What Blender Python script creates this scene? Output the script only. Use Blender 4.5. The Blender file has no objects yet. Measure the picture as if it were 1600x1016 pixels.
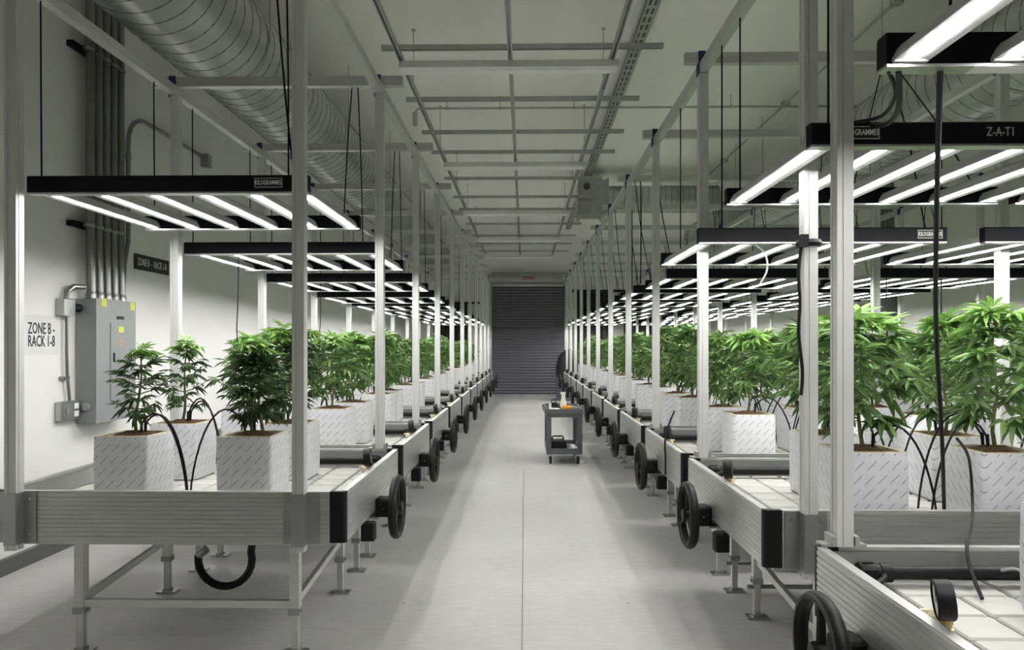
import bpy, bmesh, math, random
from mathutils import Vector, Matrix, Euler

PI = math.pi
scene = bpy.context.scene
C = scene.collection

# ------------------------------------------------------------------ camera
CAM_H = 1.45
YAW = math.radians(1.02)
cam_data = bpy.data.cameras.new('camera')
cam = bpy.data.objects.new('camera', cam_data)
C.objects.link(cam)
cam.location = (0, 0, CAM_H)
cam.rotation_euler = (PI / 2, 0, YAW)
cam_data.sensor_width = 36
cam_data.lens = 36 * 1120 / 1600
cam_data.shift_y = 32 / 1600
cam_data.clip_start = 0.05
scene.camera = cam

# ------------------------------------------------------------------ world, exposure
world = bpy.data.worlds.new('world')
scene.world = world
world.use_nodes = True
world.node_tree.nodes['Background'].inputs[0].default_value = (0.5, 0.5, 0.48, 1)
world.node_tree.nodes['Background'].inputs[1].default_value = 0.02
scene.view_settings.view_transform = 'Standard'
scene.view_settings.look = 'None'
scene.view_settings.gamma = 1
scene.view_settings.use_curve_mapping = False
scene.view_settings.exposure = 0.0
LED_STRENGTH = 61.0
scene.cycles.max_bounces = 16
scene.cycles.diffuse_bounces = 10

# ------------------------------------------------------------------ room sizes
WL, WR = -3.28, 5.25          # side walls
YB, YF = 20.3, -6.5           # back wall, wall behind the camera
ZC = 4.50                     # ceiling

ORD = ['first', 'second', 'third', 'fourth', 'fifth', 'sixth', 'seventh', 'eighth', 'ninth', 'tenth',
       'eleventh', 'twelfth', 'thirteenth', 'fourteenth', 'fifteenth']


# ------------------------------------------------------------------ materials
def new_mat(name):
    m = bpy.data.materials.new(name)
    m.use_nodes = True
    nt = m.node_tree
    return m, nt, nt.nodes['Principled BSDF']


def mat(name, col, rough=0.6, metal=0.0, var=0.06, scale=6.0, bump=0.0, bscale=60.0, stretch=None, spec=None, rvar=0.0):
    """procedural material: noise-varied colour, optional bump"""
    m, nt, b = new_mat(name)
    tc = nt.nodes.new('ShaderNodeTexCoord')
    mp = nt.nodes.new('ShaderNodeMapping')
    nt.links.new(tc.outputs['Object'], mp.inputs[0])
    if stretch:
        mp.inputs['Scale'].default_value = stretch
    nz = nt.nodes.new('ShaderNodeTexNoise')
    nz.inputs['Scale'].default_value = scale
    nz.inputs['Detail'].default_value = 5
    nt.links.new(mp.outputs[0], nz.inputs['Vector'])
    rp = nt.nodes.new('ShaderNodeValToRGB')
    rp.color_ramp.elements[0].position = 0.3
    rp.color_ramp.elements[1].position = 0.7
    rp.color_ramp.elements[0].color = tuple(max(0, c * (1 - var)) for c in col) + (1,)
    rp.color_ramp.elements[1].color = tuple(min(1, c * (1 + var)) for c in col) + (1,)
    nt.links.new(nz.outputs[0], rp.inputs[0])
    nt.links.new(rp.outputs[0], b.inputs['Base Color'])
    b.inputs['Roughness'].default_value = rough
    b.inputs['Metallic'].default_value = metal
    if spec is not None:
        b.inputs['Specular IOR Level'].default_value = spec
    if rvar:
        mr = nt.nodes.new('ShaderNodeMapRange')
        mr.inputs['To Min'].default_value = rough - rvar
        mr.inputs['To Max'].default_value = rough + rvar
        nt.links.new(nz.outputs[0], mr.inputs[0])
        nt.links.new(mr.outputs[0], b.inputs['Roughness'])
    if bump:
        n2 = nt.nodes.new('ShaderNodeTexNoise')
        n2.inputs['Scale'].default_value = bscale
        nt.links.new(mp.outputs[0], n2.inputs['Vector'])
        bp = nt.nodes.new('ShaderNodeBump')
        bp.inputs['Strength'].default_value = bump
        bp.inputs['Distance'].default_value = 0.01
        nt.links.new(n2.outputs[0], bp.inputs['Height'])
        nt.links.new(bp.outputs[0], b.inputs['Normal'])
    return m


M = {}
M['wall'] = mat('wall_paint', (0.81, 0.806, 0.795), 0.75, var=0.03, scale=1.5, bump=0.05, bscale=90)
M['ceiling'] = mat('ceiling_paint', (0.90, 0.885, 0.855), 0.8, var=0.05, scale=0.8, stretch=(2.2, 0.15, 1))
M['base'] = mat('baseboard_vinyl', (0.11, 0.115, 0.11), 0.5)
M['alu'] = mat('extruded_aluminium', (0.62, 0.625, 0.61), 0.38, 0.75, var=0.07, scale=9, stretch=(1, 1, 8))
M['alu_post'] = mat('post_aluminium', (0.66, 0.665, 0.65), 0.5, 0.35, var=0.05, scale=5)
M['alu_board'] = mat('board_aluminium', (0.58, 0.585, 0.57), 0.36, 0.8, var=0.10, scale=5, stretch=(1, 1, 18))
M['galv'] = mat('galvanised_steel', (0.42, 0.43, 0.42), 0.36, 0.85, var=0.16, scale=7, rvar=0.06)
M['duct'] = mat('spiral_duct_steel', (0.52, 0.53, 0.52), 0.33, 0.85, var=0.20, scale=3.5, stretch=(1, 0.6, 1), rvar=0.08)
M['seam'] = mat('duct_seam', (0.20, 0.21, 0.20), 0.5, 0.6)
M['strut'] = mat('strut_steel', (0.46, 0.47, 0.445), 0.45, 0.6, var=0.1)
M['strut_dark'] = mat('strut_slot_shadow_gap', (0.10, 0.10, 0.10), 0.7)
M['black'] = mat('black_plastic', (0.009, 0.009, 0.010), 0.5, var=0.2, spec=0.25)
M['powder'] = mat('black_powder_coat', (0.006, 0.006, 0.009), 0.55, var=0.2, spec=0.2)
M['rubber'] = mat('black_rubber', (0.010, 0.010, 0.010), 0.5, var=0.2, spec=0.3)
M['blue'] = mat('dark_blue_clamp', (0.03, 0.03, 0.14), 0.5)
M['white_enamel'] = mat('white_enamel', (0.86, 0.86, 0.85), 0.45, var=0.03)
M['lens'] = mat('frosted_lens', (0.92, 0.92, 0.91), 0.35, var=0.03)
M['bar_housing'] = mat('bar_housing_grey', (0.50, 0.50, 0.50), 0.4, var=0.04)
M['liner_grey'] = mat('grey_liner_sheet', (0.27, 0.272, 0.265), 0.55)
M['tile'] = mat('tray_plastic', (0.50, 0.50, 0.465), 0.5, var=0.10, scale=7)
M['tray'] = mat('tray_channel', (0.24, 0.245, 0.23), 0.6)
M['soil'] = mat('coco_soil', (0.10, 0.052, 0.024), 0.95, var=0.6, scale=70, bump=0.6, bscale=90)
M['cream'] = mat('cream_liner', (0.62, 0.56, 0.40), 0.75, var=0.2, scale=40)
M['panel_grey'] = mat('panel_grey_paint', (0.255, 0.265, 0.27), 0.42, var=0.05)
M['conduit'] = mat('conduit_steel', (0.27, 0.275, 0.27), 0.34, 0.8, var=0.1)
M['yellow'] = mat('yellow_sticker', (0.62, 0.66, 0.10), 0.6)
M['orange'] = mat('orange_plastic', (0.75, 0.30, 0.02), 0.5)
M['sign_black'] = mat('sign_black', (0.012, 0.012, 0.013), 0.45)
M['paper'] = mat('paper_white', (0.74, 0.745, 0.74), 0.8, var=0.02)
M['ink'] = mat('ink_black', (0.02, 0.02, 0.02), 0.7)
M['letter_white'] = mat('letter_white', (0.78, 0.78, 0.77), 0.6)
M['letter_grey'] = mat('letter_grey', (0.42, 0.42, 0.42), 0.6)
M['red'] = mat('red_letter', (0.30, 0.05, 0.03), 0.6)
M['cart'] = mat('cart_grey_plastic', (0.085, 0.090, 0.095), 0.55, var=0.1)
M['brass'] = mat('brass', (0.50, 0.38, 0.18), 0.4, 0.8)
M['dial'] = mat('gauge_dial', (0.75, 0.75, 0.74), 0.4)
M['tarp'] = mat('black_tarp', (0.010, 0.010, 0.011), 0.6, var=0.3, bump=0.3, bscale=8)
M['door_slat'] = mat('door_slat_steel', (0.13, 0.132, 0.145), 0.45, 0.35, var=0.06, scale=3)
M['door_hood'] = mat('door_hood_steel', (0.34, 0.345, 0.33), 0.4, 0.6, var=0.08, scale=3)
M['stem'] = mat('plant_stem', (0.14, 0.17, 0.06), 0.7, var=0.3, scale=30)
M['stem_dark'] = mat('stem_wood', (0.09, 0.07, 0.045), 0.8, var=0.3, scale=30)
M['chrome'] = mat('screw_steel', (0.6, 0.6, 0.6), 0.25, 1.0)
M['bottle'] = mat('cloudy_bottle', (0.75, 0.74, 0.62), 0.35)
M['bluegrey'] = mat('blue_grey_cloth', (0.10, 0.12, 0.15), 0.8)


def floor_material():
    m, nt, b = new_mat('polished_concrete')
    tc = nt.nodes.new('ShaderNodeTexCoord')
    n1 = nt.nodes.new('ShaderNodeTexNoise'); n1.inputs['Scale'].default_value = 0.9; n1.inputs['Detail'].default_value = 8
    n2 = nt.nodes.new('ShaderNodeTexNoise'); n2.inputs['Scale'].default_value = 14; n2.inputs['Detail'].default_value = 6
    mp = nt.nodes.new('ShaderNodeMapping'); mp.inputs['Scale'].default_value = (0.7, 2.2, 1)
    nt.links.new(tc.outputs['Object'], mp.inputs[0])
    nt.links.new(tc.outputs['Object'], n1.inputs['Vector'])
    nt.links.new(mp.outputs[0], n2.inputs['Vector'])
    mx = nt.nodes.new('ShaderNodeMix'); mx.data_type = 'FLOAT'; mx.inputs[0].default_value = 0.45
    nt.links.new(n1.outputs[0], mx.inputs[2]); nt.links.new(n2.outputs[0], mx.inputs[3])
    rp = nt.nodes.new('ShaderNodeValToRGB')
    rp.color_ramp.elements[0].position = 0.32; rp.color_ramp.elements[1].position = 0.68
    rp.color_ramp.elements[0].color = (0.41, 0.407, 0.40, 1); rp.color_ramp.elements[1].color = (0.57, 0.566, 0.556, 1)
    nt.links.new(mx.outputs[0], rp.inputs[0])
    # small dark specks
    vz = nt.nodes.new('ShaderNodeTexVoronoi'); vz.inputs['Scale'].default_value = 2.3
    nt.links.new(tc.outputs['Object'], vz.inputs['Vector'])
    lt = nt.nodes.new('ShaderNodeMath'); lt.operation = 'LESS_THAN'; lt.inputs[1].default_value = 0.016
    nt.links.new(vz.outputs['Distance'], lt.inputs[0])
    m2 = nt.nodes.new('ShaderNodeMix'); m2.data_type = 'RGBA'
    nt.links.new(lt.outputs[0], m2.inputs[0]); nt.links.new(rp.outputs[0], m2.inputs[6])
    m2.inputs[7].default_value = (0.05, 0.05, 0.05, 1)
    nt.links.new(m2.outputs[2], b.inputs['Base Color'])
    mr = nt.nodes.new('ShaderNodeMapRange'); mr.inputs['To Min'].default_value = 0.30; mr.inputs['To Max'].default_value = 0.58
    nt.links.new(mx.outputs[0], mr.inputs[0]); nt.links.new(mr.outputs[0], b.inputs['Roughness'])
    bp = nt.nodes.new('ShaderNodeBump'); bp.inputs['Strength'].default_value = 0.08; bp.inputs['Distance'].default_value = 0.01
    nt.links.new(n2.outputs[0], bp.inputs['Height']); nt.links.new(bp.outputs[0], b.inputs['Normal'])
    return m


M['floor'] = floor_material()


def wrap_material():
    """white film printed with rows of short diagonal grey dashes"""
    m, nt, b = new_mat('printed_white_wrap')
    N, L = nt.nodes, nt.links

    def math_(op, a, b_=None):
        n = N.new('ShaderNodeMath'); n.operation = op
        for i, v in enumerate((a, b_)):
            if v is None:
                continue
            if isinstance(v, (int, float)):
                n.inputs[i].default_value = v
            else:
                L.new(v, n.inputs[i])
        return n.outputs[0]
    tc = N.new('ShaderNodeTexCoord'); sp = N.new('ShaderNodeSeparateXYZ')
    L.new(tc.outputs['Object'], sp.inputs[0])
    u = math_('ADD', sp.outputs[0], sp.outputs[1]); v = sp.outputs[2]
    a = math_('MULTIPLY', math_('ADD', u, v), 0.7071)
    c = math_('MULTIPLY', math_('SUBTRACT', v, u), 0.7071)
    cr = math_('DIVIDE', c, 0.036)
    row = math_('FLOOR', cr)
    cf = math_('ABSOLUTE', math_('SUBTRACT', math_('FRACT', cr), 0.5))
    line = math_('LESS_THAN', cf, 0.045)
    af = math_('FRACT', math_('ADD', math_('DIVIDE', a, 0.088), math_('MULTIPLY', row, 0.43)))
    dash = math_('LESS_THAN', af, 0.66)
    # letter-like breaks
    k = math_('GREATER_THAN', math_('FRACT', math_('DIVIDE', a, 0.0058)), 0.12)
    msk = math_('MULTIPLY', math_('MULTIPLY', line, dash), k)
    nz = N.new('ShaderNodeTexNoise'); nz.inputs['Scale'].default_value = 14
    L.new(tc.outputs['Object'], nz.inputs['Vector'])
    rp = N.new('ShaderNodeValToRGB')
    rp.color_ramp.elements[0].color = (0.66, 0.66, 0.69, 1); rp.color_ramp.elements[1].color = (0.75, 0.75, 0.785, 1)
    L.new(nz.outputs[0], rp.inputs[0])
    mx = N.new('ShaderNodeMix'); mx.data_type = 'RGBA'
    L.new(msk, mx.inputs[0]); L.new(rp.outputs[0], mx.inputs[6]); mx.inputs[7].default_value = (0.20, 0.20, 0.21, 1)
    L.new(mx.outputs[2], b.inputs['Base Color'])
    b.inputs['Roughness'].default_value = 0.42
    n2 = N.new('ShaderNodeTexNoise'); n2.inputs['Scale'].default_value = 22; n2.inputs['Detail'].default_value = 3
    L.new(tc.outputs['Object'], n2.inputs['Vector'])
    bp = N.new('ShaderNodeBump'); bp.inputs['Strength'].default_value = 0.35; bp.inputs['Distance'].default_value = 0.01
    L.new(n2.outputs[0], bp.inputs['Height']); L.new(bp.outputs[0], b.inputs['Normal'])
    return m


M['wrap'] = wrap_material()


def leaf_material(name, dark, light, young):
    m, nt, b = new_mat(name)
    N, L = nt.nodes, nt.links
    g = N.new('ShaderNodeNewGeometry'); oi = N.new('ShaderNodeObjectInfo')
    ad = N.new('ShaderNodeMath'); ad.operation = 'ADD'
    L.new(g.outputs['Random Per Island'], ad.inputs[0]); L.new(oi.outputs['Random'], ad.inputs[1])
    fr = N.new('ShaderNodeMath'); fr.operation = 'FRACT'; L.new(ad.outputs[0], fr.inputs[0])
    rp = N.new('ShaderNodeValToRGB')
    rp.color_ramp.elements[0].color = dark + (1,); rp.color_ramp.elements[1].color = light + (1,)
    e = rp.color_ramp.elements.new(0.88); e.color = tuple((d * 0.4 + l * 0.6) for d, l in zip(dark, light)) + (1,)
    rp.color_ramp.elements[2].color = young + (1,)
    L.new(fr.outputs[0], rp.inputs[0])
    L.new(rp.outputs[0], b.inputs['Base Color'])
    b.inputs['Roughness'].default_value = 0.42
    tr = N.new('ShaderNodeBsdfTranslucent')
    L.new(rp.outputs[0], tr.inputs[0])
    mx = N.new('ShaderNodeMixShader'); mx.inputs[0].default_value = 0.22
    L.new(b.outputs[0], mx.inputs[1]); L.new(tr.outputs[0], mx.inputs[2])
    L.new(mx.outputs[0], N['Material Output'].inputs[0])
    return m


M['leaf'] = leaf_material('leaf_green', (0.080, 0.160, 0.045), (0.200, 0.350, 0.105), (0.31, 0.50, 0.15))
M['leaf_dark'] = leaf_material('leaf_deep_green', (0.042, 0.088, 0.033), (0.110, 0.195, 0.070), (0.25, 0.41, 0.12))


def emit(name, col, s):
    m = bpy.data.materials.new(name); m.use_nodes = True
    nt = m.node_tree; nt.nodes.clear()
    e = nt.nodes.new('ShaderNodeEmission'); o = nt.nodes.new('ShaderNodeOutputMaterial')
    e.inputs[0].default_value = col + (1,); e.inputs[1].default_value = s
    nt.links.new(e.outputs[0], o.inputs[0])
    return m


M['led'] = emit('led_white', (1.0, 0.985, 0.965), LED_STRENGTH)


# ------------------------------------------------------------------ mesh helpers
class MB:
    def __init__(self):
        self.v, self.f = [], []

    def add(self, vs, fs):
        o = len(self.v)
        self.v += [tuple(p) for p in vs]
        self.f += [tuple(i + o for i in f) for f in fs]
        return self

    def box(self, x0, y0, z0, x1, y1, z1, c=0.0):
        x0, x1 = min(x0, x1), max(x0, x1); y0, y1 = min(y0, y1), max(y0, y1); z0, z1 = min(z0, z1), max(z0, z1)
        if c <= 0:
            return self.add([(x0, y0, z0), (x1, y0, z0), (x1, y1, z0), (x0, y1, z0), (x0, y0, z1), (x1, y0, z1), (x1, y1, z1), (x0, y1, z1)],
                            [(0, 3, 2, 1), (4, 5, 6, 7), (0, 1, 5, 4), (1, 2, 6, 5), (2, 3, 7, 6), (3, 0, 4, 7)])
        # chamfered vertical edges and top
        def ring(z, i):
            a, b = x0 + i, x1 - i; d, e = y0 + i, y1 - i; k = c
            return [(a + k, d, z), (b - k, d, z), (b, d + k, z), (b, e - k, z), (b - k, e, z), (a + k, e, z), (a, e - k, z), (a, d + k, z)]
        r = ring(z0, 0) + ring(z1 - c, 0) + ring(z1, c * 0.8)
        fs = [tuple(range(7, -1, -1)), tuple(range(16, 24))]
        for q in (0, 8):
            for i in range(8):
                j = (i + 1) % 8
                fs.append((q + i, q + j, q + 8 + j, q + 8 + i))
        return self.add(r, fs)

    def prism(self, prof, axis, a, b):
        """closed 2D profile extruded along axis ('x','y','z') from a to b; profile coords are the other two axes in order"""
        n = len(prof)
        def P(p, t):
            return {'x': (t, p[0], p[1]), 'y': (p[0], t, p[1]), 'z': (p[0], p[1], t)}[axis]
        vs = [P(p, a) for p in prof] + [P(p, b) for p in prof]
        fs = [tuple(range(n)), tuple(range(2 * n - 1, n - 1, -1))]
        for i in range(n):
            j = (i + 1) % n
            fs.append((i, j, n + j, n + i))
        return self.add(vs, fs)

    def cyl(self, p0, p1, r0, n=12, r1=None, caps=True):
        p0, p1 = Vector(p0), Vector(p1); r1 = r0 if r1 is None else r1
        d = (p1 - p0).normalized(); u = d.orthogonal().normalized(); w = d.cross(u)
        vs = []
        for p, r in ((p0, r0), (p1, r1)):
            for i in range(n):
                a = 2 * PI * i / n
                vs.append(p + (u * math.cos(a) + w * math.sin(a)) * r)
        fs = [(i, (i + 1) % n, n + (i + 1) % n, n + i) for i in range(n)]
        if caps:
            fs += [tuple(range(n - 1, -1, -1)), tuple(range(n, 2 * n))]
        return self.add(vs, fs)

    def tube(self, pts, r, n=6, rad=None):
        pts = [Vector(p) for p in pts]; m = len(pts); vs = []
        up = None
        for i, p in enumerate(pts):
            d = (pts[min(i + 1, m - 1)] - pts[max(i - 1, 0)]).normalized()
            if up is None:
                up = d.orthogonal().normalized()
            u = (up - d * up.dot(d))
            u = u.normalized() if u.length > 1e-5 else d.orthogonal().normalized()
            up = u; w = d.cross(u)
            rr = rad[i] if rad else r
            for k in range(n):
                a = 2 * PI * k / n
                vs.append(p + (u * math.cos(a) + w * math.sin(a)) * rr)
        fs = []
        for i in range(m - 1):
            for k in range(n):
                k2 = (k + 1) % n
                fs.append((i * n + k, i * n + k2, (i + 1) * n + k2, (i + 1) * n + k))
        fs += [tuple(range(n - 1, -1, -1)), tuple(range((m - 1) * n, m * n))]
        return self.add(vs, fs)

    def bar(self, p0, p1, w, h):
        """rectangular bar between two points, h measured in the vertical-ish direction"""
        p0, p1 = Vector(p0), Vector(p1); d = (p1 - p0).normalized()
        s = d.cross(Vector((0, 0, 1)))
        s = s.normalized() if s.length > 1e-4 else Vector((1, 0, 0))
        t = s.cross(d)
        vs = []
        for p in (p0, p1):
            for a, b in ((-1, -1), (1, -1), (1, 1), (-1, 1)):
                vs.append(p + s * (a * w / 2) + t * (b * h / 2))
        return self.add(vs, [(3, 2, 1, 0), (4, 5, 6, 7), (0, 1, 5, 4), (1, 2, 6, 5), (2, 3, 7, 6), (3, 0, 4, 7)])

    def lathe(self, prof, n=24, axis='z', loc=(0, 0, 0), close=True):
        m = len(prof); vs = []
        for r, h in prof:
            for k in range(n):
                a = 2 * PI * k / n; c, s = r * math.cos(a), r * math.sin(a)
                p = {'z': (c, s, h), 'x': (h, c, s), 'y': (c, h, s)}[axis]
                vs.append((p[0] + loc[0], p[1] + loc[1], p[2] + loc[2]))
        fs = []
        for i in range(m - 1):
            for k in range(n):
                k2 = (k + 1) % n
                fs.append((i * n + k, i * n + k2, (i + 1) * n + k2, (i + 1) * n + k))
        if close:
            fs += [tuple(range(n)), tuple(range((m - 1) * n, m * n))]
        return self.add(vs, fs)

    def torus(self, R, r, axis='x', n=28, k=8, rx=None, loc=(0, 0, 0)):
        rx = r if rx is None else rx; vs = []
        for i in range(n):
            a = 2 * PI * i / n
            for j in range(k):
                b = 2 * PI * j / k
                rad = R + r * math.cos(b); h = rx * math.sin(b)
                c, s = rad * math.cos(a), rad * math.sin(a)
                p = {'x': (h, c, s), 'y': (c, h, s), 'z': (c, s, h)}[axis]
                vs.append((p[0] + loc[0], p[1] + loc[1], p[2] + loc[2]))
        fs = []
        for i in range(n):
            for j in range(k):
                i2, j2 = (i + 1) % n, (j + 1) % k
                fs.append((i * k + j, i2 * k + j, i2 * k + j2, i * k + j2))
        return self.add(vs, fs)

    def mesh(self, name, material, smooth=False, recalc=True, angle=0.6):
        me = bpy.data.meshes.new(name)
        me.from_pydata(self.v, [], self.f)
        if recalc:
            bm = bmesh.new(); bm.from_mesh(me)
            bmesh.ops.recalc_face_normals(bm, faces=bm.faces)
            bm.to_mesh(me); bm.free()
        if smooth:
            me.shade_smooth()
            me.set_sharp_from_angle(angle=angle)
        me.materials.append(M[material] if isinstance(material, str) else material)
        return me


def link(name, data, parent=None, loc=(0, 0, 0), rot=(0, 0, 0), scale=(1, 1, 1)):
    o = bpy.data.objects.new(name, data)
    C.objects.link(o)
    if parent is not None:
        o.parent = parent
    o.location = loc; o.rotation_euler = rot; o.scale = scale
    return o


def tag(o, label, cat, group=None, kind=None):
    o['label'] = label; o['category'] = cat
    if group:
        o['group'] = group
    if kind:
        o['kind'] = kind
    return o


def thing(name, label, cat, loc=(0, 0, 0), rotz=0.0, group=None):
    return tag(link(name, None, None, loc, (0, 0, rotz)), label, cat, group)


def single(name, me, label, cat, loc=(0, 0, 0), rot=(0, 0, 0), group=None):
    return tag(link(name, me, None, loc, rot), label, cat, group)


def struct(name, me, label, cat=None, loc=(0, 0, 0)):
    o = link(name, me, None, loc)
    o['kind'] = 'structure'; o['label'] = label
    if cat:
        o['category'] = cat
    return o


def text(name, body, size, material, parent, loc, rot, sx=1.0, align='CENTER', cache={}):
    key = (body, size, material, align)
    if key not in cache:
        cu = bpy.data.curves.new(name, 'FONT')
        cu.body = body; cu.size = size; cu.align_x = align; cu.align_y = 'CENTER'
        cu.extrude = 0.0006; cu.offset = size * 0.010; cu.resolution_u = 2
        cu.materials.append(M[material])
        tmp = bpy.data.objects.new('tmp', cu); C.objects.link(tmp)
        dg = bpy.context.evaluated_depsgraph_get()
        cache[key] = bpy.data.meshes.new_from_object(tmp.evaluated_get(dg))
        cache[key].name = name
        bpy.data.objects.remove(tmp); bpy.data.curves.remove(cu)
    return link(name, cache[key], parent, loc, rot, (sx, 1, 1))


# ================================================================== THE ROOM
# floor: two slabs with the sawn joint between them
fm = MB()
fm.box(WL - .1, YF - .1, -0.1, -0.016, YB + .1, 0).box(-0.011, YF - .1, -0.1, WR + .1, YB + .1, 0).box(-0.016, YF - .1, -0.1, -0.011, YB + .1, -0.006)
struct('floor', fm.mesh('floor', 'floor'), 'polished light grey concrete floor with a straight sawn joint', 'floor')
struct('ceiling', MB().box(WL - .1, YF - .1, ZC, WR + .1, YB + .1, ZC + .1).mesh('ceiling', 'ceiling'), 'plain grey white painted ceiling', 'ceiling')
struct('wall_left', MB().box(WL - .1, YF, 0, WL, YB, ZC).mesh('wall_left', 'wall'), 'smooth white wall on the left', 'wall')
struct('wall_right', MB().box(WR, YF, 0, WR + .1, YB, ZC).mesh('wall_right', 'wall'), 'smooth white wall on the right', 'wall')
struct('wall_back', MB().box(WL - .1, YB, 0, WR + .1, YB + .1, ZC).mesh('wall_back', 'wall'), 'white end wall around the roll-up door', 'wall')
struct('wall_front', MB().box(WL - .1, YF - .1, 0, WR + .1, YF, ZC).mesh('wall_front', 'wall'), 'white wall behind the viewpoint', 'wall')
bp_prof = [(0, 0), (0.012, 0), (0.012, 0.10), (0.006, 0.11), (0, 0.11)]
struct('baseboard_left', MB().prism([(WL + a, b) for a, b in bp_prof], 'y', YF, YB).mesh('baseboard_left', 'base'), 'dark grey baseboard along the left wall', 'baseboard')
struct('baseboard_right', MB().prism([(WR - a, b) for a, b in bp_prof], 'y', YF, YB).mesh('baseboard_right', 'base'), 'dark grey baseboard along the right wall', 'baseboard')

# roll-up door with every slat
DX0, DX1, DTOP = -0.93, 1.12, 3.17
door = link('door_1', None, None, (0.095, YB, 0))
door['kind'] = 'structure'; door['label'] = 'grey steel roll-up door at the far end of the aisle'; door['category'] = 'door'
W2 = (DX1 - DX0) / 2
sl_h = 0.082
sp = [(-0.004, 0.0), (-0.022, 0.012), (-0.030, 0.035), (-0.022, 0.058), (-0.004, 0.070), (-0.004, sl_h), (0, sl_h), (0, 0)]
sl = MB().prism([(y - 0.012, z) for y, z in sp], 'x', -W2, W2).mesh('slat', 'door_slat', True, angle=1.0)
for k in range(int((DTOP - 0.08) / sl_h)):
    link('slat', sl, door, (0, 0, 0.08 + k * sl_h))
link('bottom_bar', MB().box(-W2, -0.06, 0, W2, -0.005, 0.075, 0.008).mesh('bottom_bar', 'galv'), door)
for s in (-1, 1):
    link('guide_rail', MB().box(s * W2, -0.075, 0, s * (W2 + 0.075), -0.001, DTOP).mesh('guide_rail', 'galv'), door)
hood = MB().lathe([(0.001, -W2 - .1), (0.155, -W2 - .1), (0.165, -W2 - .08), (0.165, W2 + .08), (0.155, W2 + .1), (0.001, W2 + .1)], 24, 'x', (0, -0.18, DTOP + 0.17))
hd = link('drum_hood', hood.mesh('drum_hood', 'door_hood', True), door)
# worn red marks on the hood, too faint in the photo to read
for z, w, h in ((0.215, 0.30, 0.030), (0.165, 0.36, 0.022)):
    link('red_mark', MB().box(-w / 2, -0.352, DTOP + z - 0.045, w / 2, -0.335, DTOP + z - 0.045 + h).mesh('red_mark', 'red'), hd)

# ================================================================== BENCHES
BD = 1.40                    # bench size along the aisle
ZT, ZBOT, ZTRAY = 0.77, 0.535, 0.665
PERIOD = 1.55


def rib_profile(flip):
    """(depth, z) profile of a ribbed extruded board 28 mm thick; ribs on the outer (0) side"""
    pr = [(0.028, ZBOT), (0.0, ZBOT)]
    n = 11; h = (ZT - ZBOT - 0.012) / n
    for i in range(n):
        z = ZBOT + 0.006 + i * h
        pr += [(0.0, z + h * 0.05), (0.0, z + h * 0.80), (0.0028, z + h * 0.86), (0.0028, z + h * 0.96)]
    pr += [(0.0, ZT), (0.032, ZT), (0.032, ZT - 0.012), (0.028, ZT - 0.014)]
    return pr


def leg_mesh():
    m = MB()
    m.box(-.022, -.022, 0.20, .022, .022, ZBOT - 0.02)
    m.box(-.016, -.016, 0.012, .016, .016, 0.26)
    return m.mesh('leg', 'alu')


LEG = leg_mesh()
COLLAR = MB().box(-.027, -.027, 0.185, .027, .027, 0.215).cyl((-.034, 0, .2), (.034, 0, .2), 0.008, 8).mesh('collar', 'galv')
FOOT = MB().box(-.055, -.035, 0, .055, .035, 0.010).box(-.022, -.022, 0.009, .022, .022, 0.024).mesh('foot_plate', 'galv')


def wheel_meshes():
    rim = MB().torus(0.160, 0.017, 'x', 36, 10, 0.021).torus(0.160, 0.012, 'x', 36, 6, 0.026)
    sp = MB()
    for k in range(3):
        a = PI / 2 + k * 2 * PI / 3
        d = Vector((0, math.cos(a), math.sin(a)))
        sp.cyl(d * 0.02, d * 0.155, 0.016, 8, 0.012)
    hub = MB().lathe([(0.001, -0.03), (0.030, -0.03), (0.034, -0.02), (0.034, 0.02), (0.028, 0.03), (0.001, 0.03)], 16, 'x')
    return rim.mesh('rim', 'rubber', True), sp.mesh('spokes', 'rubber', True), hub.mesh('hub', 'rubber', True)


RIM, SPOKE, HUB = wheel_meshes()
SCREW = MB().lathe([(0.001, -0.004), (0.006, -0.004), (0.0075, 0), (0.0075, 0.001), (0.001, 0.001)], 8, 'y').mesh('screw', 'chrome')
bench_cache = {}


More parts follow.
